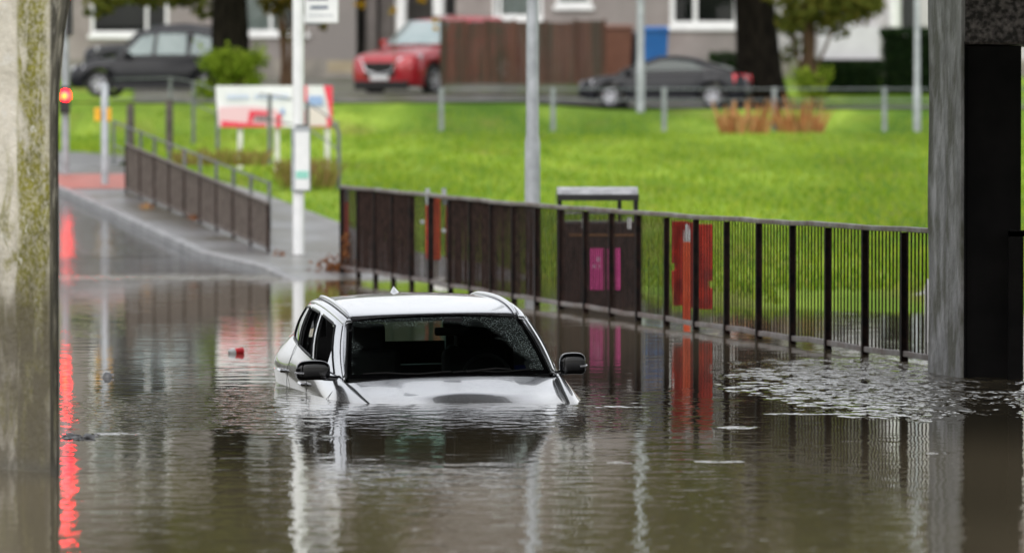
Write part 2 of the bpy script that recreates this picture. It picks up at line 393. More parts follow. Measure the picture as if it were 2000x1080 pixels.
# ground sheet, coarse far out and fine where it is seen
mb = MB(); xs = [-900,-400,-150,-80,-50,-35]+[-26+i*.6 for i in range(88)]+[30,40,60,100,200,500,900]
ys = [-300,-100,-20,5,20]+[22+i*1.5 for i in range(110)]+[190,200,230,300,600,1500,2500]
mb.grid([[(x, y, H(x, y)-.05+(.02*mnoise.noise(Vector((x*.5, y*.2, 0))) if 60 < y < 160 else 0)) for x in xs] for y in ys])
o = mb.build('ground', M['grass'], smooth=True); tag(o, 'green lawn rising behind the guard rail', kind='structure')
KW = 1.0
strip('road', lambda Y: FL(Y)-KW-7.5, lambda Y: FL(Y)-KW, 24, 112, M['asphalt'], .0, 88, 4, zf=lambda X, Y: hroad(Y))
strip('pavement', lambda Y: FL(Y)-KW+.14, lambda Y: FL(Y)+2.3, 24, 106, M['paving'], .10, 82, 6, zf=lambda X, Y: hroad(Y))
# kerb: a real upstand between road and pavement
mb = MB(); rows = []
for i in range(83):
    Y = 24+i; x = FL(Y)-KW; z = hroad(Y)
    rows.append([(x, Y, z-.05), (x, Y, z+.105), (x+.02, Y, z+.125), (x+.15, Y, z+.125), (x+.15, Y, z+.05)])
mb.grid(rows); tag(mb.build('kerb', M['kerb']), kind='structure')
strip('crossing_paving', lambda Y: FL(Y)-KW+.2, lambda Y: FL(Y)+1.2, 98.8, 103.2, M['red_paving'], .108, 8, 3, zf=lambda X, Y: hroad(Y))
strip('side_road', lambda Y: -16, lambda Y: -7.5, 106.5, 115.5, M['asphalt_far'], .02, 12, 3)
for k, (ya, yb, xa, xb) in enumerate(((98.2, 98.55, 1.15, 6.5), (94.2, 94.45, 1.0, 2.8))):
    strip('road_marking', lambda Y: FL(Y)-KW-xb, lambda Y: FL(Y)-KW-xa, ya, yb, M['paint_line'], .006, 2, 2, zf=lambda X, Y: hroad(Y))
strip('street', lambda Y: -60, lambda Y: 60, 146.5, 155.8, M['asphalt_far'], .0, 10, 30)
strip('driveway', lambda Y: PX(262, Y), lambda Y: PX(1480, Y), 155.9, 175, mat('mossy_drive', (.10,.095,.09), (.19,.18,.165), 1.5, rough=.8, c3=(.08,.085,.04), s3=.7), .0, 20, 20)
strip('added_grey_bank', lambda Y: FL(Y)-KW-26, lambda Y: FL(Y)-KW-7.5, 60, 98, M['paving'], .1, 40, 4, zf=lambda X, Y: max(hroad(Y), -.1)+.0)  # unseen grey strip added to keep lawn green out of the car's reflection
# path edging stones that come out of the flood behind the guard rail at the right
mb = MB(); rows = []
for i in range(25):
    t = i/24; p = P(lerp(1600, 1835, t), lerp(607, 560, t**2.2), lerp(62.5, 66, t))
    rows.append([(p.x, p.y-.08, -.2), (p.x, p.y-.08, p.z+.0), (p.x, p.y+.10, p.z+.02), (p.x, p.y+.12, -.2)])
mb.grid(rows, flip=True); tag(mb.build('path_edge', M['kerb']), kind='structure')
# flood water
mb = MB(); xs = [-30,-12,-6,-3,0,3,6,12,30]; ys = [1,15,25,35,45,55,65,75,80]
mb.grid([[(x, y, 0) for x in xs] for y in ys])
o = mb.build('water', M['water']); tag(o, 'brown flood water covering the road', kind='structure')

# ------------------------------------------------------------------ bridge: pillars and deck
def pillar_left():
    m, nt, b = node_mat('mossy_concrete'); N = nt.nodes; L = nt.links
    tc = N.new('ShaderNodeTexCoord'); sep = N.new('ShaderNodeSeparateXYZ'); L.new(tc.outputs['Object'], sep.inputs[0])
    def nz(sc, det, st=(1,1,1), ds=0):
        mp = N.new('ShaderNodeMapping'); mp.inputs['Scale'].default_value = st; L.new(tc.outputs['Object'], mp.inputs[0])
        n = N.new('ShaderNodeTexNoise'); n.inputs['Scale'].default_value = sc; n.inputs['Detail'].default_value = det; n.inputs['Distortion'].default_value = ds
        n.inputs['Roughness'].default_value = .62
        L.new(mp.outputs[0], n.inputs['Vector']); return n.outputs[0]
    def ramp(s, a, c, ca=(0,0,0), cb=(1,1,1)):
        r = N.new('ShaderNodeValToRGB'); r.color_ramp.elements[0].position = a; r.color_ramp.elements[1].position = c
        r.color_ramp.elements[0].color = (*ca, 1); r.color_ramp.elements[1].color = (*cb, 1); L.new(s, r.inputs[0]); return r.outputs[0]
    def mixc(f, a, c):
        x = N.new('ShaderNodeMix'); x.data_type = 'RGBA'; L.new(f, x.inputs[0])
        for i, q in ((6, a), (7, c)):
            if isinstance(q, tuple): x.inputs[i].default_value = (*q, 1)
            else: L.new(q, x.inputs[i])
        return x.outputs[2]
    def mr(s, a, c, lo=0, hi=1):
        r = N.new('ShaderNodeMapRange'); r.inputs[1].default_value = a; r.inputs[2].default_value = c; r.inputs[3].default_value = lo; r.inputs[4].default_value = hi
        r.interpolation_type = 'SMOOTHSTEP'; L.new(s, r.inputs[0]); return r.outputs[0]
    def mul(a, c):
        r = N.new('ShaderNodeMath'); r.operation = 'MULTIPLY'; L.new(a, r.inputs[0])
        if isinstance(c, float): r.inputs[1].default_value = c
        else: L.new(c, r.inputs[1])
        return r.outputs[0]
    def add(a, c):
        r = N.new('ShaderNodeMath'); r.operation = 'ADD'; r.use_clamp = True; L.new(a, r.inputs[0])
        if isinstance(c, float): r.inputs[1].default_value = c
        else: L.new(c, r.inputs[1])
        return r.outputs[0]
    base = ramp(nz(5, 6), .35, .7, (.44,.41,.34), (.66,.62,.54))
    base = mixc(mul(ramp(nz(14, 5, ds=.6), .56, .66), .6), base, (.62,.61,.57))
    band = mr(sep.outputs[0], -2.905, -2.865)
    mz = nz(6, 9, (1.3, 1.3, .36), .7)
    m_in = mul(mul(ramp(mz, .33, .46), band), mr(sep.outputs[0], -2.66, -2.74, .30, 1.0))
    m_out = mul(mul(ramp(mz, .50, .58), mr(sep.outputs[2], 2.3, 1.3)), .8)
    moss = add(m_in, m_out)
    speck = ramp(nz(38, 7), .42, .56)
    mossm = mul(moss, add(mul(speck, .40), .58))
    mcol = ramp(nz(12, 6), .35, .65, (.22,.205,.014), (.10,.095,.014))
    c = mixc(mossm, base, mcol)
    c = mixc(mul(ramp(nz(16, 7, (1,1,.6), .8), .62, .68), .85), c, (.60,.59,.55))
    damp = mul(mr(sep.outputs[2], 1.5, .75), ramp(nz(4.5, 6, (1.2,1.2,.35), .5), .30, .52))
    c = mixc(mul(damp, .9), c, (.062,.050,.024))
    c = mixc(mul(mr(sep.outputs[2], 1.2, .6), .35), c, (.16,.145,.12))
    edge = mul(mr(sep.outputs[0], -2.69, -2.665), ramp(nz(11, 5, (1,1,.35)), .22, .50))
    c = mixc(mul(edge, .95), c, (.022,.020,.012))
    tide = mr(sep.outputs[2], .10, .02)
    c = mixc(mul(tide, .5), c, (.10,.095,.08))
    L.new(c, b.inputs['Base Color']); b.inputs['Roughness'].default_value = .8
    bp = N.new('ShaderNodeBump'); bp.inputs['Distance'].default_value = .012; L.new(nz(22, 6), bp.inputs['Height']); L.new(bp.outputs[0], b.inputs['Normal'])
    return m
M['moss'] = pillar_left()
mb = MB(); rows = []
for k in range(24):
    Y = 36+k*3; x = -.09*Y-2.4; rows.append([(x, Y, -1.4), (x, Y, .5), (x-.35, Y, .5), (x-.35, Y, -1.4)])
mb.grid(rows, flip=True)
tag(mb.build('added_reflection_wall', mat('added_wall_concrete', (.16,.155,.145), (.26,.25,.235), 1.5, rough=.85, c3=(.12,.115,.08), s3=.5)), kind='structure')  # unseen low wall, added to grey the reflection in the car's flank
# left pillar: its long face turned a little towards the road; it flares near the top
c0 = P(98, 912, 33.0); pl = Vector((c0.x, 33.0, 0))
th = thing('bridge_pillar', 'pale mossy concrete bridge pillar stained green and brown at left edge', 'pillar', (0, 33, 0))
mb = MB(); rows = []
for k in range(33):
    z = lerp(-1.4, 5.25, k/32)
    fl = .112*max(0, z-2.0)**2 if z < 3 else .112+.224*(z-3)
    xr = PX(99, 33.0)+fl*1.0; xe = PX(118, 32.6)-.012+fl*1.15
    rows.append([(-4.2, 34.0, z), (PX(33, 33.2), 33.23, z), (PX(34, 33.2), 33.19, z), (xr-.006, 32.98, z), (xr, 32.97, z), (xr+.004, 32.90, z), (xe-.03, 32.60, z), (xe-.012, 32.56, z), (xe, 32.62, z), (xe-.045, 33.2, z), (xe-.085, 33.7, z), (-4.2, 34.6, z)])
mb.grid(rows); mb.build('shaft', M['moss'], th, merge=True)
M['dark_edge'] = mat('algae_black_concrete', (.02,.018,.013), (.055,.05,.035), 5, rough=.8, bump=.01)

M['pillar_grey'] = mat('streaked_grey_concrete', (.22,.22,.225), (.60,.60,.62), 4.2, rough=.6, stretch=(1.4,1.4,.7), bump=.012, bscale=22, c3=(.13,.13,.10), s3=3.4, contrast=(.3,.7))
M['clad'] = mat('black_steel_cladding', (.007,.007,.007), (.013,.012,.012), 3, rough=.7, spec=.08, bump=.004, bscale=7)
M['rough_beam'] = mat('rough_black_concrete', (.03,.026,.026), (.34,.30,.30), 22, rough=.5, bump=.03, bscale=34, contrast=(.4,.75), detail=3)
th = thing('bridge_pillar', 'streaked grey concrete bridge pillar with black cladding standing in the water at right', 'pillar', (PX(1850, 45.6), 45.6, 0))
a0 = P(1812, 500, 46.6).x; b0 = P(1884.5, 735, 45.5).x; c1 = P(1999, 500, 45.6).x
mb = MB(); rows = []
for k in range(21):
    z = lerp(-1.4, 5.25, k/20); bw = .006*math.sin(k*1.3)-.004*(k/20)
    rows.append([(a0+.10, 47.6, z), (a0-.0+bw+.004*(1-k/20), 46.55, z), (a0+.02+bw, 46.50, z), (b0-.03, 45.56, z), (b0, 45.55, z), (b0+.012, 45.58, z), (b0+.02, 46.2, z), (b0+.05, 47.6, z)])
mb.grid(rows); mb.build('concrete_edge', M['pillar_grey'], th)
mb = MB(); zt = PZ(82, 45.5)
mb.box(b0+.014, c1-.02, 45.60, 47.0, -1.4, zt-.03); mb.build('cladding', M['clad'], th, bevel=.01)
mb = MB(); mb.box(b0-.006, b0+.008, 45.53, 45.56, -1.4, zt-.0); mb.build('corner_trim', M['clad'], th)
mb = MB(); rows = []
zb = zt-.02
for k in range(60):
    x = b0-.004+k*.06; z0 = zb+.012*mnoise.noise(Vector((x*7, 0, 0)))
    rows.append([(x, 47.3, z0), (x, 45.52, z0), (x, 45.50, z0+.02), (x, 45.50, z0+1.2), (x, 45.5, 5.25), (x, 47.3, 5.25)])
mb.grid(rows, flip=True); mb.build('crossbeam', M['rough_beam'], th)
mb = MB(); mb.box(PX(1970, 45.3), PX(1999, 45.3), 45.30, 45.38, -1.2, PZ(452, 45.3)); mb.box(PX(1970, 45.3), PX(2040, 45.3), 45.30, 45.36, PZ(462, 45.3), PZ(450, 45.3))
for k in range(0): mb.box(PX(2000+k*16, 45.3), PX(2004+k*16, 45.3), 45.32, 45.34, -.2, PZ(460, 45.3))
tag(mb.build('barrier', M['clad'], None, loc=(PX(1985, 45.3), 45.34, 0)), 'black steel barrier end post standing against the black pillar cladding', 'barrier')
# deck over the road
M['deck'] = mat('bridge_soffit', (.05,.05,.048), (.11,.108,.10), 1.2, rough=.8, bump=.01, c3=(.035,.035,.03), s3=.5)
mb = MB(); mb.box(-40, 40, 34.6, 47.2, 5.25, 6.3); mb.box(-40, 40, 34.2, 34.6, 5.05, 7.3); mb.box(-40, 40, 47.2, 47.6, 5.05, 7.3)
for k in range(9): mb.box(-40, 40, 35.6+k*1.35, 36.0+k*1.35, 4.85, 5.24)
tag(mb.build('bridge_deck', M['deck'], bevel=.02), 'concrete bridge deck over the flooded road', 'bridge')

# ------------------------------------------------------------------ guard rails
def guard_rail(name, label, cat, A, B, topz, zbot, n, nbar, mats, post=.058, postz=None, rail=.05, bar_r=.0075, extra=0, cap=.055):
    """A, B: ends (x,y); topz/zbot: functions of t for the rails; n bays"""
    root = thing(name, label, cat, (A[0], A[1], 0))
    A = Vector((A[0], A[1], 0)); B = Vector((B[0], B[1], 0)); d = (B-A).normalized()
    ang = math.atan2(d.y, d.x)
    def at(t): return A.lerp(B, t)
    def wob(t): return .004*math.sin(t*57)+.003*math.sin(t*131+1)
    tr = MB(); br = MB()
    K = n*2
    for i in range(K):
        t0, t1 = i/K, (i+1)/K
        p0, p1 = at(t0), at(t1)
        tr.bar((p0.x, p0.y, topz(t0)-cap*.5+wob(t0)), (p1.x, p1.y, topz(t1)-cap*.5+wob(t1)), cap, cap*.8)
        br.bar((p0.x, p0.y, zbot(t0)+wob(t0)*1.5), (p1.x, p1.y, zbot(t1)+wob(t1)*1.5), rail*.8, rail)
    tr.build('top_rail', mats[0], root, bevel=.008); br.build('bottom_rail', mats[0], root, bevel=.006)
    for i in range(n+1):
        t = i/n; p = at(t); zf = (postz(t) if postz else zbot(t)-.35)
        m_ = MB(); Mx = Matrix.Translation(p) @ Matrix.Rotation(ang, 4, 'Z')
        m_.box(-post/2, post/2, -post/2, post/2, zf, topz(t)-cap+.002, Mx); m_.build('post', mats[1], root, bevel=.006)
    for i in range(n):
        m_ = MB(); nb = nbar(i) if callable(nbar) else nbar
        for k in range(1, nb+1):
            t = (i+k/(nb+1))/n; p = at(t); j = random.uniform(-.003, .003)
            m_.tube([(p.x+j, p.y, zbot(t)), (p.x, p.y, topz(t)-cap*.7)], bar_r, 6, cap=False)
        m_.build('infill_bars', mats[2], root, smooth=True)
    return root
# long rail at the right (near end behind the pillar)
NR = 25
A = (PX(1846, 47.6), 47.6); B = (PX(668, 76.6), 76.6)
topr = lambda t: pw([(0, 1.158), (.3, 1.145), (.62, 1.16), (.85, 1.21), (1, 1.235)], t)
botr = lambda t: pw([(0, .057), (.3, .062), (.62, .075), (.85, .11), (1, .13)], t)
guard_rail('guard_rail', 'long dark brown guard rail running back from the grey pillar behind the car', 'railing', A, B, topr, botr, 23, lambda i: 10 if i < 8 else (11 if i < 13 else (11 if i in (17, 18, 22) else 16)),
           (M['rail_top'], M['rail_dark'], M['bars']), post=.062, postz=lambda t: -.6)
# lower rail along the pavement further up the road
A = (PX(524, 86), 86); B = (PX(247, 98), 98)
topl = lambda t: lerp(PZ(395, 86), PZ(279, 98), t)
botl = lambda t: lerp(PZ(483, 86), PZ(368, 98), t)
guard_rail('guard_rail', 'shorter brown guard rail sloping along the pavement left of the white bus stop pole', 'railing', A, B, topl, botl, 9, 14,
           (M['rail_brown'], M['bars'], M['rail_brown']), post=.05, postz=lambda t: hroad(lerp(86, 98, t))+.09, bar_r=.012, cap=.05)
# thin grey rail on the far side of that pavement
def thin_rail(name, label, pts, rails, post_ts, matl, r=.022, group=None, hoop=False, base=None):
    root = thing(name, label, 'railing', (pts[0][0], pts[0][1], pts[0][2]), group=group)
    pts = [Vector(p) for p in pts]
    for frac in rails:
        m_ = MB(); m_.tube([p+Vector((0, 0, frac)) for p in pts], r*.85, 8); m_.build('rail', matl, root, smooth=True)
    for t in post_ts:
        k = t*(len(pts)-1); i = min(int(k), len(pts)-2); p = pts[i].lerp(pts[i+1], k-i)
        m_ = MB(); m_.tube([p-Vector((0, 0, .2)), p+Vector((0, 0, max(rails)+.03))], r*1.35, 8); m_.build('post', matl, root, smooth=True)
    return root
a = P(526, 358, 90); b_ = P(222, 238, 108)
thin_rail('guard_rail', 'low grey pedestrian railing behind the brown guard rail on the left pavement', [(a.x, a.y, a.z-1.0), (b_.x, b_.y, b_.z-1.0)], (1.0, .55, .12), [i/10 for i in range(11)], M['galv_dark'])
# grey two-rail fence across the top of the lawn: posts where the photo shows them
SF = [(668,100.5,368),(610,104,318),(527,108,300),(425,113,288),(378,126,262)]
def far_rail(pxs, label, D0, D1, ft, bt):
    pts = []
    for i, px in enumerate(pxs):
        t = i/(len(pxs)-1); D = lerp(D0, D1, t); x = PX(px, D); z = H(x, D)
        pts.append((x, D, z))
    root = thing('railing', label, 'railing', pts[0])
    for py in ft:
        m_ = MB(); m_.tube([(p[0], p[1], PZ(py, p[1])) for p in pts], .013, 8); m_.build('rail', M['galv_mid'], root, smooth=True)
    for p in pts:
        m_ = MB(); m_.bar((p[0], p[1], p[2]-.3), (p[0], p[1], PZ(ft[0]-3, p[1])), .115, .07); m_.build('post', M['galv_mid'], root, bevel=.01)
far_rail([862, 1080, 1297, 1512, 1727, 1942, 2157], 'grey two-bar metal railing across the top of the lawn behind the lamp columns', 139, 139, (174, 196), 260)
pts = [P(px, py, D) for px, D, py in ((662,101,366),(600,105,320),(527,109,300),(425,114,288),(378,122,262),(333,128,250),(220,132,250))]
root = thing('railing', 'grey metal railing with a rounded end behind the banner', 'railing', pts[0])
for dz in (1.12, .66):
    m_ = MB(); m_.tube([p+Vector((0, 0, dz)) for p in pts], .014, 8); m_.build('rail', M['galv_dark'], root, smooth=True)
for p in pts[1:6]:
    m_ = MB(); m_.tube([p-Vector((0,0,.2)), p+Vector((0,0,1.14))], .04, 8); m_.build('post', M['galv_dark'], root, smooth=True)
m_ = MB(); p = pts[0]
m_.tube([p-Vector((0,0,.2)), p+Vector((0,0,.95)), p+Vector((-.04,0,1.07)), p+Vector((-.14,0,1.12))], .036, 10); m_.build('end_hoop', M['galv_dark'], root, smooth=True)
for px, D, y0, y1, lab in ((255,112,204,268,'dark wooden bollard beside the left guard rail, nearer the signal poles'), (331,114,194,266,'dark wooden bollard on the grass, nearer the banner')):
    p = P(px, y1, D); m_ = MB(); h = PZ(y0, D)-p.z
    m_.tube([(p.x, p.y, p.z-.3), (p.x, p.y, p.z+h-.04), (p.x, p.y, p.z+h)], [.08, .078, .055], 12)
    tag(m_.build('bollard', mat('bollard_wood', (.05,.042,.035), (.09,.075,.06), 6, rough=.8), loc=p, smooth=True), lab, 'bollard', 'dark bollards on the grass')

# ------------------------------------------------------------------ street columns, bus stop, signals, banner
def column(px, D, py_base, w0, w1, label, hgt=8.0, door=True, brk=None, arm=True):
    p = P(px, py_base, D); r0 = w0/2*D/FPX; r1 = w1/2*D/FPX
    root = thing('lamp_column', label, 'lamp post', p)
    m_ = MB(); zb = (PZ(brk, D)-p.z) if brk is not None else 1.2
    m_.tube([(p.x,p.y,p.z-.5),(p.x,p.y,p.z+zb-.06),(p.x,p.y,p.z+zb+.03),(p.x,p.y,p.z+hgt)], [r0, r0, r1, r1*.8], 20)
    m_.build('shaft', M['galv'], root, smooth=True)
    m_ = MB(); m_.box(p.x-r0*.6, p.x+r0*.6, p.y-r0-.006, p.y-r0*.6, p.z+.3, p.z+.8); m_.build('access_door', M['galv'], root)
    if arm:
        m_ = MB(); m_.tube([(p.x,p.y,p.z+hgt-.05),(p.x-.15,p.y-.1,p.z+hgt+.3),(p.x-.9,p.y-.5,p.z+hgt+.4)], r1*.5, 10); m_.build('arm', M['galv'], root, smooth=True)
        m_ = MB(); m_.box(p.x-1.5, p.x-.85, p.y-.65, p.y-.4, p.z+hgt+.34, p.z+hgt+.46); m_.build('lantern', M['galv_dark'], root, bevel=.03)
    return root
column(1040, 66, 574, 30, 25, 'tall pale grey lamp column standing behind the guard rail left of the bin', 8, brk=268)
column(1251, 144.5, 206, 17, 15, 'grey lamp column in front of the black saloon and the bins', 8, brk=120)
column(1791, 139, 264, 15, 12, 'slim grey lamp column at the top of the lawn beside the dark hedge', 7, brk=170)
# bus stop
D = 84; p = P(583, 505, D); root = thing('bus_stop', 'white bus stop pole with a route flag and timetable case on the pavement', 'bus stop', p)
m_ = MB(); m_.tube([(p.x,D,p.z-.1),(p.x,D,p.z+4.9)], .085, 20); m_.build('pole', M['white'], root, smooth=True)
m_ = MB(); m_.lathe([(.0,.06),(.10,.06),(.20,.03),(.25,-.02)], p, 20); m_.build('base', M['asphalt_far'], root, smooth=True)
m_ = MB(); m_.box(PX(596,D), PX(661,D), D-.03, D+.03, PZ(46,D), PZ(-40,D)); fl = m_.build('flag', M['white'], root, bevel=.015)
M['navy'] = mat('navy_lettering', (.02,.045,.10), (.03,.06,.13), 5, rough=.5)
M['greytext'] = mat('pale_lettering', (.45,.47,.50), rough=.5)
m_ = MB(); m_.box(PX(600,D), PX(641,D), D-.036, D-.031, PZ(1,D), PZ(-30,D))
x = 607.0
for w, g in ((2.4,1.2),(5,1.0),(4,1),(4,1),(2,1),(4,1),(2,1),(3.4,0)):
    m_.box(PX(x,D), PX(x+w,D), D-.036, D-.031, PZ(18.5,D), PZ(12.5 if w not in (2,) else 11,D)); x += w+g
m_.build('lettering', M['navy'], fl)
m_ = MB()
for k in range(7): m_.box(PX(604+k*7,D), PX(609+k*7,D), D-.036, D-.031, PZ(33,D), PZ(29,D))
m_.build('small_lettering', M['greytext'], fl)
m_ = MB(); m_.box(PX(600,D), PX(630,D), D-.05, D+.05, PZ(49.5,D), PZ(46.3,D)); m_.build('flag_bracket', M['galv_dark'], root)
m_ = MB(); m_.box(PX(570,D), PX(607,D), D-.14, D-.087, PZ(374,D), PZ(249,D)); cs = m_.build('timetable_case', M['galv'], root, bevel=.02)
m_ = MB(); m_.box(PX(577,D), PX(605,D), D-.15, D-.141, PZ(371,D), PZ(258,D)); m_.build('timetable', M['white'], cs, bevel=.006)
m_ = MB(); m_.box(PX(579,D), PX(603,D), D-.156, D-.151, PZ(349,D), PZ(334,D)); m_.build('green_strip', mat('pale_green_strip', (.28,.62,.52), rough=.5), cs)
m_ = MB(); m_.box(PX(577,D), PX(601,D), D-.13, D-.09, PZ(248.5,D), PZ(244,D)); m_.build('case_cap', M['galv_dark'], cs)

# traffic signal
D = 103; p = P(128, 352, D); root = thing('traffic_signal', 'grey traffic signal pole with a lit red lamp beside the mossy pillar', 'traffic light', p)
m_ = MB(); m_.tube([(p.x,D,p.z-.2),(p.x,D,p.z+4.2)], .068, 16); m_.build('pole', M['galv'], root, smooth=True)
m_ = MB(); m_.box(PX(131,D), PX(143,D), D-.2, D+.14, PZ(70,D), PZ(-20,D)); m_.build('signal_head', M['black'], root, bevel=.02)
x0, x1 = PX(118,D), PX(139,D); zc = PZ(187,D)
m_ = MB(); m_.box(x0, x1, D-.20, D-.07, PZ(222,D), PZ(169,D)); lh = m_.build('low_signal_head', M['black'], root, bevel=.02)
m_ = MB(); m_.lathe([(.0,-.02),(.05,-.018),(.085,-.008),(.092,.0)], ((x0+x1)/2+.012, D-.205, zc), 20, 'y'); m_.build('red_lamp', emis('red_lamp', (1.0,.003,.010), 30), lh, smooth=True)
m_ = MB(); m_.lathe([(.0,-.005),(.045,-.004),(.05,.0)], ((x0+x1)/2, D-.228, zc-.01), 16, 'y'); m_.build('lamp_core', emis('lamp_core', (1.0,.22,.01), 5), lh, smooth=True)
m_ = MB(); m_.lathe([(.0,-.02),(.06,-.018),(.10,-.008),(.11,.0)], (PX(134,D), D-.205, PZ(-14,D)), 20, 'y'); m_.build('upper_red_lamp', bpy.data.materials['red_lamp'], root, smooth=True)
m_ = MB(); m_.tube([((x0+x1)/2-.1, D-.3, zc+.06), ((x0+x1)/2-.07, D-.3, zc+.115), ((x0+x1)/2+.07, D-.3, zc+.115), ((x0+x1)/2+.1, D-.3, zc+.06)], .006, 6); m_.build('hood', M['black'], lh)
D = 100; p = P(205, 372, D); root = thing('crossing_post', 'short grey crossing post carrying yellow push-button boxes', 'post', p)
m_ = MB(); m_.tube([(p.x,D,p.z-.2),(p.x,D,PZ(163,D)-.03),(p.x,D,PZ(163,D))], [.066,.066,.045], 16); m_.build('pole', M['galv'], root, smooth=True)
for xa, xb in ((185, 197.5), (209, 218)):
    m_ = MB(); m_.box(PX(xa,D), PX(xb,D), D-.06, D+.07, PZ(237,D), PZ(211,D)); m_.build('push_button_box', M['yellow'], root, bevel=.012)

# banner on posts
D = 110; p = P(535, 315, D); root = thing('banner', 'red and white advertising banner on white posts beside the bus stop', 'banner', p)
bx0, bx1, bz0, bz1 = PX(421,D), PX(650,D), PZ(249,D), PZ(168,D)
rows = []
for j in range(9):
    row = []
    for i in range(25):
        u = i/24; v = j/8
        x = lerp(bx0, bx1, u)+(.06*(1-v) if i == 0 else 0); row.append((x, D+.02*math.sin(u*9+v*2), lerp(bz0, bz1, v)))
    rows.append(row)
m_ = MB(); m_.grid(rows); sh = m_.build('sheet', M['white'], root, solid=.01)
def bpan(name, col, quads, off=.03):
    mm_ = mat(name+'_ink', col, rough=.5)
    for q in quads:
        m2 = MB(); m2.poly([(PX(a,D), D-off, PZ(c,D)) for a, c in q]); m2.build(name, mm_, sh, solid=.003)
bpan('pink_field', (.78,.52,.56), [[(428,247),(560,247),(540,214),(500,208),(428,210)]], .028)
bpan('red_field', (.75,.05,.09), [[(432,249),(520,249),(520,243),(474,240),(434,236)], [(488,216),(530,219),(524,226),(498,226),(492,240),(484,240)], [(595,247),(650,249),(650,168),(632,168),(640,200),(645,230),(615,230),(595,215)], [(539,250),(548,250),(550,222),(541,224)], [(595,168),(600,168),(600,200),(595,200)]], .034)
bpan('grey_lettering', (.22,.18,.20), [[(497+i*7,238),(502+i*7,238),(503+i*7,227),(498+i*7,227)] for i in range(4)], .04)
bpan('blue_picture', (.30,.42,.68), [[(602,206),(632,206),(630,188),(604,188)], [(550,226),(556,224),(556,212),(548,214)]], .042)
bpan('cream_picture', (.70,.62,.58), [[(598,246),(640,246),(634,214),(604,212)]], .038)
bpan('pale_blue_lettering', (.55,.62,.78), [[(x,195),(x+w,195),(x+w,185),(x,185)] for x, w in ((444,4),(450,5),(457,5),(464,3),(469,5),(476,5),(483,4),(497,5),(504,5),(511,5),(518,5),(525,4),(532,5),(539,5),(547,4),(553,5),(560,4))], .032)
for px in (470, 542, 640):
    q = P(px, {470:322, 542:302, 640:308}[px], D+.3); m_ = MB(); m_.box(q.x-.05, q.x+.05, D+.05, D+.13, q.z-.4, PZ(172,D)); m_.build('post', M['white_dirty'], root)

# ------------------------------------------------------------------ litter bin and red barriers behind the rail
D = 63.4; zb_ = -.25
root = thing('litter_bin', 'large black double litter bin with sloping grey lid and pink notices behind the guard rail', 'bin', (PX(1165,D), D, 0))
x0, x1 = PX(1088,D), PX(1248,D); zt_ = PZ(415,D); zl = PZ(365,D)
m_ = MB(); m_.box(x0, x1, D-.0, D+.55, zb_, zt_-.10); bd = m_.build('body', M['bin_black'], root, bevel=.02)
m_ = MB()
for xx in (x0+.03, x1-.03, PX(1210,D)): m_.bar((xx, D+.06, zt_-.10), (xx, D+.06, zl-.08), .045)
for xx in (x0+.03, x1-.03): m_.bar((xx, D+.5, zt_-.1), (xx, D+.5, zl-.02), .045)
m_.build('lid_posts', M['black'], root)
rows = []
for i in range(13):
    u = i/12; x = lerp(x0-.0, x1-.01, u)
    rows.append([(x, D-.06, zl-.125), (x, D-.05, zl-.10), (x, D+.10, zl-.035), (x, D+.28, zl-.004), (x, D+.45, zl-.035), (x, D+.6, zl-.10), (x, D+.6, zl-.125)])
m_ = MB(); m_.grid(rows, flip=True); m_.build('lid', M['bin_lid'], root, solid=.02, smooth=True)
m_ = MB(); m_.box(x0+.0, x1, D-.078, D-.062, zl-.155, zl-.085)
m_.poly([(x0-.012, D-.07, zl-.17), (x0-.012, D-.05, zl-.08), (x0-.012, D+.28, zl+.005), (x0-.012, D+.6, zl-.08), (x0-.012, D+.6, zl-.20), (x0-.012, D-.07, zl-.20)]); m_.build('lid_edge', M['black'], root)
for xa, xb in ((1151, 1179), (1186, 1212)):
    m_ = MB(); m_.box(PX(xa,D), PX(xb,D), D-.012, D-.001, PZ(566,D), PZ(485,D)); nt_ = m_.build('notice', M['magenta'], bd)
    m_ = MB()
    if xa == 1151:
        for k in range(3): m_.box(PX(1156+k*6,D), PX(1160+k*6,D), D-.016, D-.0125, PZ(523,D), PZ(517,D))
        for k in range(2): m_.box(PX(1164+k*6,D), PX(1168+k*6,D), D-.016, D-.0125, PZ(511,D), PZ(502,D))
        m_.build('lettering', mat('pink_lettering', (.72,.35,.55), rough=.5), nt_)
for px in (1141, 1229):
    m_ = MB(); m_.box(PX(px-5,D), PX(px+5,D), D-.012, D-.001, PZ(447,D), PZ(425,D)); m_.build('label_plate', M['silverband'], bd)
m_ = MB(); m_.box(PX(1110,D), PX(1240,D), D-.008, D-.001, PZ(461,D), PZ(457,D)); m_.build('bronze_trim', mat('bronze_trim', (.20,.10,.04), rough=.4), bd)
m_ = MB()
m_.box(PX(1096,D), PX(1222,D), D-.008, D-.001, PZ(418,D)-.0, PZ(413,D))
m_.build('slot_grille', M['bin_lid'], bd)

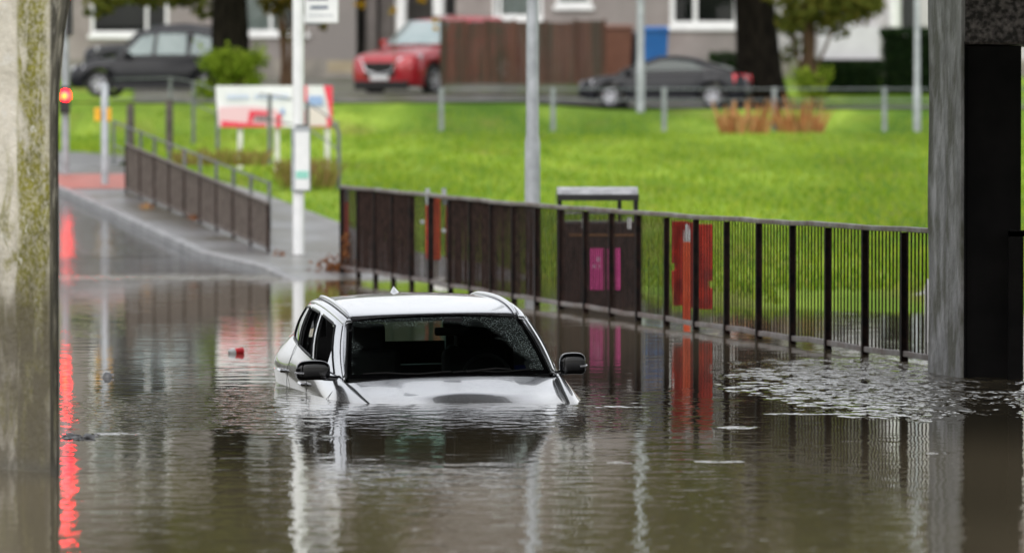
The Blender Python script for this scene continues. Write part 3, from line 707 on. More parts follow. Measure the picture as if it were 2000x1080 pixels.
def barrier(px, pxw, py0, py1, D, label, big=True):
    root = thing('road_barrier', label, 'barrier', (PX(px,D), D, 0), group=None)
    x0, x1 = PX(px-pxw/2,D), PX(px+pxw/2,D); z0, z1 = PZ(py1,D), PZ(py0,D)
    n = 3 if big else 1
    for k in range(n):
        a = lerp(x0, x1, k/n); c = lerp(x0, x1, (k+1)/n)
        if n == 3 and k == 1: continue
        m_ = MB(); m_.box(a+.006, c-.006, D-.03, D+.04, z0, z1)
        for q in range(3):
            zz = lerp(z0, z1, (q+.5)/3); m_.box(a+.03, c-.03, D-.045, D-.031, zz-.07, zz+.07)
        m_.build('panel', M['redplastic'], root, bevel=.012)
    return root, x0, x1, z0, z1
D = 57.6
root = thing('road_barrier', 'red plastic road barrier with a white-topped post behind the guard rail right of the bin', 'barrier', (PX(1354,D), D, 0))
def slab(xa, xb, ya, yb, tilt, holes):
    m_ = MB(); cols = [xa+(xb-xa)*i/4 for i in range(5)]; rws = [ya+(yb-ya)*i/12 for i in range(13)]
    rows = [[(PX(c+tilt*(r-ya)/(yb-ya)*1.0, D)+.006*mnoise.noise(Vector((c*.2, r*.1, 1))), D+.03*math.sin(c*.2), PZ(r, D)) for c in cols] for r in rws]
    m_.grid(rows, flip=True, skip=lambda i, j: (i, j) in holes); return m_.build('panel', M['redplastic'], root, solid=.035, bevel=.004)
slab(1316, 1337, 432, 597, 3, {(6,0)})
slab(1362, 1393, 438, 604, -1, {(8,3)})
m_ = MB(); m_.box(PX(1336,D), PX(1363,D), D+.04, D+.06, PZ(602,D), PZ(434,D)); m_.build('back_panel', mat('dark_red_plastic', (.30,.018,.012), (.42,.03,.02), 6, rough=.5), root)
m_ = MB(); m_.tube([(PX(1341,D), D-.1, PZ(640,D)), (PX(1341,D), D-.1, PZ(472,D))], .036, 14); m_.build('post', M['orange'], root, smooth=True)
m_ = MB(); m_.tube([(PX(1341,D), D-.1, PZ(472,D)), (PX(1341,D), D-.1, PZ(452,D)), (PX(1341,D), D-.1, PZ(438,D))], [.034, .030, .018], 14); m_.build('reflective_top', M['silverband'], root, smooth=True)
m_ = MB(); m_.tube([(PX(1342,D), D-.1, PZ(660,D)), (PX(1342,D), D-.1, PZ(597,D))], .03, 10); m_.build('foot', mat('lime_foot', (.35,.42,.12), rough=.5), root)
D = 70.5
root = thing('road_barrier', 'bright red plastic barrier panels behind the dark part of the guard rail', 'barrier', (PX(858,D), D, 0))
for xa, xb, ya, yb in ((832, 843, 400, 506), (847, 861, 380, 508), (871, 882, 388, 506)):
    m_ = MB(); m_.box(PX(xa,D), PX(xb,D), D, D+.05, PZ(yb,D), PZ(ya,D)); m_.build('panel', M['orange'] if xa == 847 else M['redplastic'], root, bevel=.01)
for xa in (837, 869):
    m_ = MB(); m_.tube([(PX(xa-2,D), D-.05, PZ(368,D)), (PX(xa,D), D-.05, PZ(400,D))], .03, 10); m_.build('pale_bracket', M['galv'], root, smooth=True)
m_ = MB(); m_.tube([(PX(852,D), D+.1, PZ(545,D)), (PX(852,D), D+.1, PZ(500,D))], .035, 10); m_.build('foot', M['white_dirty'], root, smooth=True)
for k, (px, py, Dd) in enumerate(((825,434,69.5), (867,451,68.4))):
    q = P(px, py, Dd); m_ = MB(); m_.lathe([(.0,-.02),(.022,-.018),(.028,0),(.022,.018),(0,.02)], (q.x, q.y, q.z), 16, 'y'); m_.build('reflector', M['galv'], root, smooth=True)
D = 77.2
root = thing('road_barrier', 'narrow red marker post at the far end of the long guard rail', 'post', (PX(675,D), D, 0))
m_ = MB(); m_.box(PX(669,D), PX(681,D), D, D+.06, PZ(482,D), PZ(395,D)); m_.build('red_board', mat('dull_red_board', (.34,.03,.02), (.45,.045,.03), 5, rough=.5), root, bevel=.01)
m_ = MB(); m_.box(PX(670,D), PX(680,D), D+.01, D+.05, PZ(395,D)+.001, PZ(364,D)); m_.build('grey_top', M['galv_dark'], root)
m_ = MB(); m_.box(PX(672,D), PX(678,D), D+.01, D+.05, -.2, PZ(482,D)-.001); m_.build('stake', M['white_dirty'], root)

D = 53; m_ = MB(); q = P(1811, 690, D); m_.tube([(q.x,D,-.4),(q.x,D,PZ(560,D)),(q.x,D,PZ(545,D))], [.025,.025,.012], 10)
tag(m_.build('marker_post', M['white'], loc=(q.x, D, 0), smooth=True), 'thin white marker post behind the guard rail next to the grey pillar', 'post')
# ------------------------------------------------------------------ vegetation
def leaf_mesh(mb, pts, size, flat=0.0, aspect=.55):
    for p in pts:
        s = size*random.uniform(.6, 1.3)
        a = Vector((random.gauss(0,1), random.gauss(0,1), random.gauss(0,1)*(1-flat))).normalized()
        b = a.cross(Vector((random.gauss(0,1), random.gauss(0,1), random.gauss(0,1)))).normalized()
        p = Vector(p)
        mb.quad(p-a*s, p-b*s*aspect, p+a*s, p+b*s*aspect)
def clump_pts(c, r, n, shell=.55):
    out = []
    for _ in range(n):
        d = Vector((random.gauss(0,1), random.gauss(0,1), random.gauss(0,1))).normalized()
        k = random.uniform(shell, 1)**.7
        out.append(Vector(c)+Vector((d.x*r[0], d.y*r[1], d.z*r[2]))*k)
    return out
def limb(mb, a, b, r0, r1, bend=.15, seg=8):
    a = Vector(a); b = Vector(b); L_ = (b-a).length; pts = []; rad = []
    off = Vector((random.uniform(-1,1), random.uniform(-1,1), random.uniform(-.3,.3)))*bend*L_
    for i in range(6):
        t = i/5; pts.append(a.lerp(b, t)+off*math.sin(math.pi*t)); rad.append(lerp(r0, r1, t))
    mb.tube(pts, rad, seg)
def big_tree(px, D, py, wpx, label, crown_z, crown_r, n, leaf, matl, lean=0, fork=3.5, group='trees in front of the houses', low=None, flare=1.25):
    p = P(px, py, D); r = wpx/2*D/FPX
    root = thing('tree', label, 'tree', p, group=group)
    m_ = MB()
    pts = [(p.x, p.y, p.z-.4), (p.x, p.y, p.z+.15), (p.x+lean*.2, p.y, p.z+.6), (p.x+lean*.6, p.y, p.z+2.0), (p.x+lean, p.y, p.z+fork)]
    m_.tube(pts, [r*flare*1.15, r*flare, r*1.04, r*.93, r*.9], 18)
    ends = []
    for k in range(6):
        a = k*1.05+random.random()*.5; rr = crown_r*random.uniform(.35, .7)
        e = Vector((p.x+lean+math.cos(a)*rr, p.y+math.sin(a)*rr, p.z+crown_z+random.uniform(-1, 1.5)))
        limb(m_, pts[-1], e, r*.45, r*.08); ends.append(e)
    m_.build('trunk', M['bark'], root, smooth=True)
    m_ = MB(); cl = []
    for k in range(40):
        a = random.uniform(0, 6.28); rr = crown_r*math.sqrt(random.random())*.9
        c = Vector((p.x+lean+math.cos(a)*rr, p.y+math.sin(a)*rr*.6, p.z+crown_z+random.uniform(-1.2, 3.2)))
        cl.append((c, random.uniform(.8, 1.5)))
    for c, rr in cl: leaf_mesh(m_, clump_pts(c, (rr, rr, rr*.75), n//40), leaf)
    if low: leaf_mesh(m_, [q for c, rr, k in low for q in clump_pts(c, (rr, rr, rr*.8), k)], leaf*.75)
    m_.build('crown', matl, root)
    return root
big_tree(451, 146, 158, 74, 'large dark tree trunk rising behind the lime green shrub', 5.3, 4.8, 13000, .17, M['leaf_green'], lean=-.05,
         low=[(P(lerp(190,400,k/9), random.uniform(-25, 14), 147), .45, 90) for k in range(10)])
big_tree(1487, 153.2, 192, 86, 'broad dark tree trunk beside the tail of the black saloon', 5.5, 5.4, 15000, .17, M['leaf_green'], lean=-.25, flare=1.18,
         low=[(P(lerp(1520,1700,k/7), random.uniform(-20, 40), 149), .45, 110) for k in range(8)])
def small_tree(px, D, py, hpx, stems, label, clumps, matl, leaf=.09, group='small trees in the front gardens'):
    p = P(px, py, D); root = thing('tree', label, 'tree', p, group=group)
    m_ = MB()
    for dx0, dx1, w in stems:
        a = (PX(px+dx0, D), D, p.z-.2); b = (PX(px+dx1, D), D+random.uniform(-.3,.3), p.z+hpx*D/FPX)
        limb(m_, a, b, w/2*D/FPX, w/4*D/FPX, .04)
    m_.build('trunk', M['bark_brown'], root, smooth=True)
    m_ = MB()
    for cx, cy, r, k in clumps: leaf_mesh(m_, clump_pts(P(cx, cy, D), (r*D/FPX, r*D/FPX, r*D/FPX*.8), k, .2), leaf)
    m_.build('crown', matl, root)
small_tree(555, 150, 165, 170, [(0,-18,13),(4,22,13),(-4,-2,14),(8,50,7)], 'small brown-stemmed tree just left of the bus stop pole',
           [(500+random.uniform(-10,110), random.uniform(-110, 25), random.uniform(14,30), 60) for _ in range(18)]+[(630,52,10,30),(560,70,16,20)], M['leaf_mixed'])
small_tree(1577, 157.5, 150, 150, [(0,-6,26),(4,12,16),(-4,-40,9),(4,70,8)], 'small tree with drooping olive leaves right of the broad trunk',
           [(1530+random.uniform(0,170), random.uniform(-90, 55), random.uniform(18,32), 95) for _ in range(22)]+[(1555,90,30,90),(1530,110,24,60),(1700,20,26,120),(1640,60,22,60),(1600,30,50,700),(1650,10,50,500),(1545,50,30,200)], M['leaf_green'], leaf=.09)
small_tree(770, 145, 120, 200, [(0,10,2.2)], 'thin sapling with yellow leaves in front of the porch columns', [(768,22,9,26),(824,2,8,26),(850,40,7,14),(852,58,6,14),(700,10,14,14)], leafmat('yellow_leaves', [(.45,.20,.01),(.55,.33,.02),(.28,.24,.03)]), leaf=.07)
def shrub(name, label, cx, base_py, w, h, D, n, leaf, matl, cat='shrub', upright=0, group=None):
    p = P(cx, base_py, D); s = D/FPX; m_ = MB(); pts = []
    blobs = [(random.uniform(-.75,.75), random.uniform(.12,.8)) for _ in range(16)]
    for u, v in blobs:
        k = 1-abs(u)*.45*v
        pts += clump_pts((p.x+u*w/2*s*k, p.y+random.uniform(-.3,.3), p.z+v*h*s*.9), (w*s*.17, .35, h*s*.2), n//16, .2)
    for k in range(46):
        u = random.uniform(-.85,.85); b0_ = Vector((p.x+u*w/2*s*.9, p.y+random.uniform(-.3,.3), p.z+h*s*random.uniform(.35,.75)))
        e0_ = b0_+Vector((u*.25+random.uniform(-.12,.12), 0, random.uniform(.18,.42)))
        pts += [b0_.lerp(e0_, q/9)+Vector((random.gauss(0,.03),random.gauss(0,.03),0)) for q in range(10)]
    leaf_mesh(m_, pts, leaf)
    st = MB()
    for k in range(9): limb(st, (p.x+random.uniform(-.2,.2), p.y, p.z-.1), (p.x+random.uniform(-.4,.4)*w*s, p.y+random.uniform(-.2,.2), p.z+h*s*random.uniform(.5,.9)), .02, .006)
    root = thing(name, label, cat, p, group=group)
    m_.build('leaves', matl, root); st.build('stems', M['bark_brown'], root)
    return root
shrub('shrub', 'bright lime green shrub in front of the black cab', 455, 192, 165, 112, 141, 4200, .06, M['leaf_lime'])
shrub('shrub', 'small light green shrub to the right of the rust coloured fronds', 1588, 205, 75, 78, 148, 900, .055, M['leaf_lime'])
# rust fronds on the lawn
def fronds(name, label, cx, base_py, w, h, D, n, matl, cat, lw=.028, base=.82, splay=.25, pw_=1):
    p = P(cx, base_py, D); s = D/FPX; m_ = MB()
    for k in range(n):
        u = random.uniform(-1, 1); hh = h*s*(.45+.55*random.random()**pw_)*(1-.15*abs(u))
        x = p.x+u*w/2*s*base; y = p.y+random.uniform(-.5,.5); dx = (u*splay+random.uniform(-.16,.16)); lean = Vector((dx, random.uniform(-.15,.15), 0))
        a = Vector((x, y, p.z-.05)); q = a+Vector((0,0,hh*.55))+lean*.35*hh*2; t = a+Vector((0,0,hh))+lean*hh*1.6
        wv = Vector((lw, random.uniform(-lw,lw), 0))
        m_.quad(a-wv*.5, a+wv*.5, q+wv, q-wv); m_.quad(q-wv, q+wv, t+wv*.3, t-wv*.3)
    return tag(m_.build(name, matl, loc=p), label, cat)
fronds('fern', 'left clump of rusty orange dead fronds on the lawn under the tail of the saloon', 1452, 262, 105, 84, 138.3, 120, M['leaf_rust'], 'plant', .028, .85, .16, 3)
fronds('fern', 'right clump of rusty orange dead fronds on the lawn below the broad tree trunk', 1562, 262, 100, 88, 138.6, 120, M['leaf_rust'], 'plant', .028, .8, .20, 3)
fronds('weeds', 'low brown and green weeds round the banner posts', 600, 360, 130, 66, 101, 300, M['weed'], 'plant', .016)
fronds('weeds', 'low brown green weeds behind the sloping brown guard rail', 430, 318, 220, 40, 104, 260, M['weed'], 'plant', .016)
def hedge(name, label, xa, xb, ya, yb, D, dep, n, leaf=.06):
    x0, x1, z1, z0 = PX(xa,D), PX(xb,D), PZ(ya,D), PZ(yb,D); m_ = MB(); pts = []
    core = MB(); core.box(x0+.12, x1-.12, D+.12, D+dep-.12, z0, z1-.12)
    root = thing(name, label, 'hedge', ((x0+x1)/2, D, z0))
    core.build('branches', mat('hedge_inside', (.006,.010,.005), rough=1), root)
    for _ in range(n):
        f = random.random()
        if f < .7: pts.append((random.uniform(x0,x1), D+random.gauss(.05,.06), random.uniform(z0,z1)))
        else: pts.append((random.uniform(x0,x1), random.uniform(D, D+dep), z1+random.gauss(0,.05)))
    leaf_mesh(m_, pts, leaf); m_.build('leaves', M['leaf_dark'], root)
hedge('hedge', 'tall clipped dark green hedge block beside the white downpipe', 1722, 1830, 62, 185, 160, 1.2, 3500)
hedge('hedge', 'low dark green hedge running behind the lawn railing', 1590, 1724, 126, 200, 159, .8, 3500)
hedge('hedge', 'small dark hedge behind the tail of the black saloon', 1385, 1450, 108, 150, 168, .8, 900)
hedge('hedge', 'low green hedge under the house window left of the black cab', 135, 240, 138, 175, 168, .8, 900)
# grass blades over the lawn
m_ = MB()
def blade(x, y, hh, w):
    z = H(x, y)-.04; dx = random.uniform(-.5,.5)*hh; dy = random.uniform(-.5,.5)*hh
    n = len(m_.v); m_.v += [Vector((x-w, y, z)), Vector((x+w, y, z)), Vector((x+dx, y+dy, z+hh))]; m_.f.append((n, n+1, n+2))
for _ in range(70000):
    y = 63+80*random.random()**1.35; xm = y*.0935
    x = random.uniform(-xm, xm)
    if x < FL(y)+2.5 or (y < 66 and x > 3): continue
    blade(x, y, random.uniform(.05,.11)*(1+.6*mnoise.noise(Vector((x*.8, y*.3, 0)))), random.uniform(.006,.014))
tag(m_.build('grass', M['blades']), 'short green grass of the lawn behind the guard rail', kind='stuff')

# ------------------------------------------------------------------ houses
def wall(mb, x0, x1, z0, z1, y, th, holes):
    xs = sorted({x0, x1, *[h[0] for h in holes], *[h[1] for h in holes]}); zs = sorted({z0, z1, *[h[2] for h in holes], *[h[3] for h in holes]})
    for i in range(len(xs)-1):
        for j in range(len(zs)-1):
            cx = (xs[i]+xs[i+1])/2; cz = (zs[j]+zs[j+1])/2
            if any(h[0] < cx < h[1] and h[2] < cz < h[3] for h in holes): continue
            mb.box(xs[i], xs[i+1], y, y+th, zs[j], zs[j+1])
def window(root, x0, x1, z0, z1, y, mull=(.62,), sill=True, curtain=None, fw=.10):
    m_ = MB()
    m_.box(x0, x0+fw, y+.02, y+.12, z0, z1); m_.box(x1-fw, x1, y+.02, y+.12, z0, z1)
    m_.box(x0+fw, x1-fw, y+.02, y+.12, z0, z0+fw); m_.box(x0+fw, x1-fw, y+.02, y+.12, z1-fw, z1)
    for u in mull:
        c = lerp(x0, x1, u); m_.box(c-fw*.45, c+fw*.45, y+.022, y+.118, z0+fw, z1-fw)
    w = m_.build('window', M['upvc'], root, bevel=.008)
    m_ = MB(); m_.quad((x0+.02, y+.07, z0+.02), (x1-.02, y+.07, z0+.02), (x1-.02, y+.07, z1-.02), (x0+.02, y+.07, z1-.02)); m_.build('pane', M['paneglass'], w)
    if sill:
        m_ = MB(); m_.box(x0-.08, x1+.08, y-.10, y+.02, z0-.14, z0-.002); m_.build('sill', M['upvc'], w, bevel=.01)
    if curtain:
        m_ = MB(); rows = []
        for i in range(40):
            x = lerp(x0+.03, x0+(x1-x0)*curtain, i/39); rows.append([(x, y+.2+.03*math.sin(i*1.1), z0), (x, y+.2+.03*math.sin(i*1.1), z1)])
        m_.grid(rows); m_.build('curtain', M['curtain'], w, smooth=True)
    return w
def house(label, D, xa, xb, zg, ztop, matl, wins, ups=(), extra=None):
    x0, x1 = PX(xa, D), PX(xb, D); root = thing('house', label, 'house', ((x0+x1)/2, D, zg))
    holes = [(PX(a,D), PX(b,D), PZ(d,D), PZ(c,D)) for a, b, c, d, *_ in wins]
    hz = []
    for zf in ups:
        for a, b, *_ in wins:
            if b-a > 60: hz.append((PX(a,D), PX(b,D), zf, zf+1.35))
    mb = MB(); wall(mb, x0, x1, zg+.55, ztop, D, .28, holes+hz); mb.build('wall', matl, root)
    mb = MB(); mb.box(x0-.03, x1+.03, D-.04, D+.26, zg-1, zg+.548); mb.build('base_course', M['basecourse'], root)
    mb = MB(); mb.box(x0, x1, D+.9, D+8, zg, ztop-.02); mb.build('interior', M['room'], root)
    for h, wdef in zip(holes, wins):
        o = wdef[4] if len(wdef) > 4 else {}
        window(root, *h, D, **o)
    for h in hz: window(root, *h, D, mull=(.35,.65), curtain=.3)
    mb = MB(); e = .45
    mb.poly([(x0-e, D-e, ztop), (x1+e, D-e, ztop), (x1+e, D+4, ztop+5.0), (x0-e, D+4, ztop+5.0)])
    mb.poly([(x1+e, D+8.5, ztop), (x0-e, D+8.5, ztop), (x0-e, D+4, ztop+5.0), (x1+e, D+4, ztop+5.0)])
    mb.build('roof', M['rooftile'], root, solid=.15)
    mb = MB(); mb.box(x0-e, x1+e, D-e-.12, D-e, ztop-.12, ztop+.02); mb.build('gutter', M['upvc'], root)
    return root
ZG = 3.55
house('grey harled house with a wide white window behind the black cab', 174, -140, 696, ZG, 9.3, M['harling'],
      [(178,330,-62,68,{'mull':(.72,)}), (472,600,-62,66,{'mull':(.45,),'curtain':.7,'sill':True})], ups=(7.2,))
root = house('grey harled house with white framed windows behind the brown fence and bins', 174.3, 890, 1450, ZG, 9.3, M['harling'],
      [(962,1060,-62,36,{'mull':(.15,),'curtain':.9}), (1085,1155,-62,12,{'mull':(),'curtain':.9}), (1308,1442,-62,52,{'mull':(.37,),'fw':.15})], ups=(7.2,))
root = house('pale rendered house with white pipe and dark door behind the tall hedge', 176, 1452, 2150, ZG, 9.3, M['harling_pale'],
      [(1757,1795,-60,62,{'mull':(),'sill':False,'fw':.04})], ups=())
for px, w, ya, yb in ((1662, 17, 32, 118), (1746, 24, -200, 56), (1619, 10, -200, 30)):
    mb = MB(); mb.tube([(PX(px,175.8), 175.8, PZ(yb,175.8)), (PX(px,175.8), 175.8, PZ(ya,175.8))], w/2*175.8/FPX, 10); mb.build('downpipe', M['upvc'], root, smooth=True)
mb = MB(); mb.box(PX(1602,175.5), PX(1718,175.5), 175.2, 175.9, PZ(128,175.5), PZ(116,175.5)); mb.build('dark_plinth', mat('dark_plinth', (.03,.028,.025), (.05,.045,.04), 3, rough=.8), root)
mb = MB(); mb.box(PX(1598,175.6), PX(1716,175.6), 175.45, 175.96, PZ(116,175.6), PZ(52,175.6)); mb.build('porch', mat('pale_porch', (.55,.54,.57), (.62,.61,.64), 2, rough=.7), root)
mb = MB(); mb.box(PX(1762,176.1), PX(1788,176.1), 176.2, 176.3, PZ(60,176), PZ(-60,176)); mb.build('door', M['black'], root)
# recessed porch between the first two houses
root = thing('entrance_porch', 'shaded recessed entrance with two white columns behind the red car', 'porch', (PX(790,177), 177, ZG))
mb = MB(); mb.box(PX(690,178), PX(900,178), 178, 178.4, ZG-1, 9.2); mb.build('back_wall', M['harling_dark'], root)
mb = MB(); mb.box(PX(716,176), PX(736,176), 175.6, 176.0, ZG-.5, 9.0); mb.box(PX(742,176.5), PX(768,176.5), 176.4, 176.8, ZG-.5, 9.0); mb.build('side_pier', M['harling'], root)
for px, w in ((783, 24), (857, 24)):
    mb = MB(); mb.tube([(PX(px,174.5), 174.5, ZG-.6), (PX(px,174.5), 174.5, 7.0)], w/2*174.5/FPX, 14); mb.build('column', M['upvc'], root, smooth=True)
mb = MB(); mb.box(PX(872,177), PX(889,177), 176.6, 177.2, ZG, 8.2); mb.build('door', M['black'], root)
mb = MB(); mb.poly([(PX(690,174), 173.8, 9.0), (PX(896,174), 173.8, 9.0), (PX(896,174), 178.3, 14.2), (PX(690,174), 178.3, 14.2)]); mb.build('roof', M['rooftile'], root, solid=.3)
mb = MB(); mb.box(PX(640,170), PX(720,170), 170.2, 170.5, PZ(142,170), PZ(120,170))
tag(mb.build('garden_wall', mat('sandy_low_wall', (.30,.25,.17), (.38,.32,.22), 3, rough=.9), loc=(PX(680,170), 170.3, PZ(142,170))), 'low sandy garden wall in front of the grey house left of the red car', 'wall')

# brown board fence: boards are surface of the panels
D = 157
root = thing('board_fence', 'tall reddish brown board fence hiding the back of the red car', 'fence', (PX(1020,D), D, PZ(165,D)))
tops = [(862,40),(905,44),(950,42),(1010,46),(1080,44),(1180,48)]
segs = [(866,905),(908,948),(951,1003),(1006,1062),(1065,1122),(1125,1178)]
for xa, xb in segs:
    mb = MB(); k = 0; x = xa; yt = 42+random.uniform(-3, 4)
    while x < xb-2:
        mb.box(PX(x,D), PX(min(x+7.2, xb),D), D+(.02 if k % 2 else 0), D+.04+(.02 if k % 2 else 0), PZ(166,D), PZ(yt+random.uniform(-.8,.8),D)); x += 7.7; k += 1
    mb.build('panel', M['wood'], root)
for px in (863, 906.5, 949.5, 1004.5, 1063.5, 1123.5, 1180):
    mb = MB(); mb.box(PX(px,D)-.045, PX(px,D)+.045, D-.05, D+.06, PZ(168,D), PZ(38,D)); mb.build('post', M['wood'], root)
mb = MB(); mb.box(PX(868,D-.6), PX(1195,D-.6), D-.9, D-.5, PZ(185,D), PZ(165,D)); tag(mb.build('retaining_wall', mat('mossy_low_wall', (.12,.12,.10), (.20,.19,.17), 2, rough=.9, c3=(.10,.12,.05), s3=1), loc=(PX(1030,D), D-.7, PZ(185,D))), 'low grey retaining wall under the brown board fence', 'wall')
# wheelie bins
def wheelie(px, w, yt, yb, D, matl, label):
    x0, x1 = PX(px-w/2,D), PX(px+w/2,D); z0, z1 = PZ(yb,D), PZ(yt,D); c = (x0+x1)/2
    root = thing('wheelie_bin', label, 'bin', (c, D, z0), group='wheelie bins by the house')
    h = z1-z0; ww = (x1-x0)/2
    mb = MB(); rows = []
    for t, k in ((0, .78), (.05, .82), (.85, 1.0), (.88, 1.03), (.92, 1.03)):
        rows.append([(c-ww*k, D, z0+h*t), (c+ww*k, D, z0+h*t), (c+ww*k, D+ww*2.1*k, z0+h*t), (c-ww*k, D+ww*2.1*k, z0+h*t), (c-ww*k, D, z0+h*t)])
    mb.grid(rows); mb.build('body', matl, root, bevel=.01)
    mb = MB(); mb.grid([[(c-ww*1.08, D-.06, z0+h*.925), (c+ww*1.08, D-.06, z0+h*.925)], [(c-ww*1.0, D-.02, z0+h*.965), (c+ww*1.0, D-.02, z0+h*.965)], [(c-ww*.95, D+.3, z0+h), (c+ww*.95, D+.3, z0+h)], [(c-ww, D+ww*2.2, z0+h*.98), (c+ww, D+ww*2.2, z0+h*.98)]])
    mb.build('lid', matl, root, solid=.03)
    for s in (-1, 1):
        mb = MB(); mb.lathe([(0,-.02),(.10,-.02),(.10,.02),(0,.02)], (c+s*ww*.8, D+ww*1.9, z0+.10), 14, 'x'); mb.build('wheel', M['black'], root)
wheelie(1207, 56, 48, 150, 160, M['bin_brown'], 'brown wheelie bin beside the end of the board fence')
wheelie(1238, 34, 62, 150, 160.8, M['bin_dark'], 'dark purple wheelie bin between the brown and blue bins')
wheelie(1280, 50, 52, 150, 160, M['bin_blue'], 'bright blue wheelie bin under the house wall')

# ------------------------------------------------------------------ parked cars (background)
M['tyre'] = mat('tyre_rubber', (.012,.012,.012), (.02,.02,.02), 8, rough=.7)
M['alloy'] = mat('alloy_wheel', (.42,.42,.46), (.55,.55,.6), 5, rough=.3, metal=.5)
M['cglass'] = mat('car_window_glass', (.008,.018,.016), (.02,.04,.035), 1.2, rough=.05, spec=.5)
M['cglass_pale'] = mat('sky_lit_windscreen', (.25,.33,.34), (.36,.42,.43), 1.2, rough=.08, coat=1, spec=.8)
M['carblack'] = mat('black_car_paint', (.006,.0065,.010), (.009,.0095,.014), 2, rough=.3, spec=.3, coat=.2)
M['carred'] = mat('red_car_paint', (.36,.006,.014), (.42,.009,.02), 2, rough=.28, metal=.2, coat=1)
M['headlamp'] = mat('headlamp_glass', (.5,.5,.54), (.65,.65,.7), 10, rough=.1, coat=1)
M['taillamp'] = mat('red_lamp_glass', (.75,.015,.035), (.8,.03,.05), 8, rough=.2, coat=1)
M['chrome'] = mat('chrome_trim', (.6,.6,.62), rough=.12, metal=1)
def bg_car(name, label, loc, rotz, pitch, L_, Wd, belt, hoods, roof, paint, wheels, wr, glasses, scale=1, glassm=None, wsm=None, roofrails=False, plate=False, grille=False, tails=True):
    """x forward along the car, y to its left, z up. hoods: profile of lower body top; roof: greenhouse profile"""
    root = thing(name, label, 'car', loc, (0, pitch, rotz)); root.scale = (scale,)*3
    hw = Wd/2
    xs = [lerp(hoods[0][0], hoods[-1][0], i/40) for i in range(41)]
    mb = MB(); rows = []
    x0, x1 = hoods[0][0], hoods[-1][0]
    for x in xs:
        zt = pw(hoods, x); e = min((x-x0)/.5, (x1-x)/.45, 1); e = max(0, e); w = hw*(.80+.20*math.sqrt(1-(1-e)**2)); zl = .24+.12*(1-e)
        arch = 0
        for wx in wheels:
            d = abs(x-wx)
            if d < wr*1.18: arch = max(arch, math.sqrt((wr*1.18)**2-d*d)+wr)
        zl2 = max(zl, arch)
        zm = lerp(zt, zl, .42)
        half = [(0, zt+.02), (w*.55, zt+.015), (w*.82, zt-.01), (w*.94, zt-.06), (w, max(zm, zl2+.05)), (w*.985, lerp(zl2, max(zm, zl2+.05), .3)), (w*.95, zl2), (w*.6, zl2 if arch == 0 else zl2), (0, zl2 if arch == 0 else zl2)]
        row = [(x, y, z) for y, z in half]+[(x, -y, z) for y, z in reversed(half[:-1])]
        rows.append(row)
    mb.grid(rows); mb.poly(rows[0]); mb.poly(list(reversed(rows[-1]))); mb.rc = True
    body = mb.build('body', paint, root, smooth=True, local=True, angle=50)
    # greenhouse
    mb = MB(); rows = []; gx0, gx1 = roof[0][0], roof[-1][0]
    for i in range(31):
        x = lerp(gx0, gx1, i/30); zr = pw(roof, x); zb_ = pw(hoods, x)-.03; t = (zr-zb_)/max(.01, max(z for _, z in roof)-belt)
        wt = hw*lerp(.93, .72, min(1, max(0, t)))
        rows.append([(x, hw*.93, zb_), (x, (hw*.93+wt)/2+.015, (zr+zb_)/2), (x, wt, zr-.05*min(1,t)), (x, wt*.85, zr-.015), (x, 0, zr+.02), (x, -wt*.85, zr-.015), (x, -wt, zr-.05*min(1,t)), (x, -(hw*.93+wt)/2-.015, (zr+zb_)/2), (x, -hw*.93, zb_)])
    mb.rc = True; mb.grid(rows); mb.build('roof', paint, root, smooth=True, local=True, angle=60)
    H_ = max(z for _, z in roof)-belt
    def sidew(x, z): t = (z-belt)/H_; return hw*lerp(.93, .72, t)+.034
    for poly in glasses:
        for s in (1, -1):
            mb = MB(); pts = []
            n = len(poly)
            for k in range(n):
                a, c = poly[k], poly[(k+1) % n]
                for q in range(4): x = lerp(a[0], c[0], q/4); z = lerp(a[1], c[1], q/4); pts.append((x, s*sidew(x, z), z))
            
            nz_ = sum(pts[i][0]*pts[(i+1) % len(pts)][2]-pts[(i+1) % len(pts)][0]*pts[i][2] for i in range(len(pts)))
            mb.poly(pts if (nz_ < 0) == (s == 1) else list(reversed(pts))); mb.build('side_window', glassm or M['cglass'], root, local=True)
    # windscreens front and rear, a little proud of the greenhouse
    imax = max(range(len(roof)), key=lambda i: roof[i][1])
    def screen(a, c, nm, m_):
        (xa, za), (xb, zb2) = a, c; s = 1 if xa > xb else -1
        nx, nz = (za-zb2)*-1, (xb-xa)*-1
        nrm = Vector((abs(zb2-za)*s, 0, abs(xb-xa))).normalized()*.02
        mb = MB(); rows = []
        for i in range(9):
            t = i/8; w = hw*lerp(.84, .66, t); x = lerp(xa, xb, t); z = lerp(za, zb2, t)
            rows.append([(x+nrm.x-.04*(1-abs(u))*-s*.4, u*w, z+nrm.z+.015) for u in (-1,-.5,0,.5,1)])
        mb.grid(rows, flip=s < 0); mb.build(nm, m_, root, smooth=True, local=True, solid=.005)
    fr = roof[-1]; frt = roof[-2]; rr = roof[0]; rrt = roof[1]
    screen((fr[0]-.06, pw(roof, fr[0]-.06)), (lerp(fr[0], frt[0], .93), pw(roof, lerp(fr[0], frt[0], .93))), 'windscreen', wsm or M['cglass_pale'])
    screen((rr[0]+.08, pw(roof, rr[0]+.08)), (lerp(rr[0], rrt[0], .9), pw(roof, lerp(rr[0], rrt[0], .9))), 'rear_window', M['cglass_pale'])
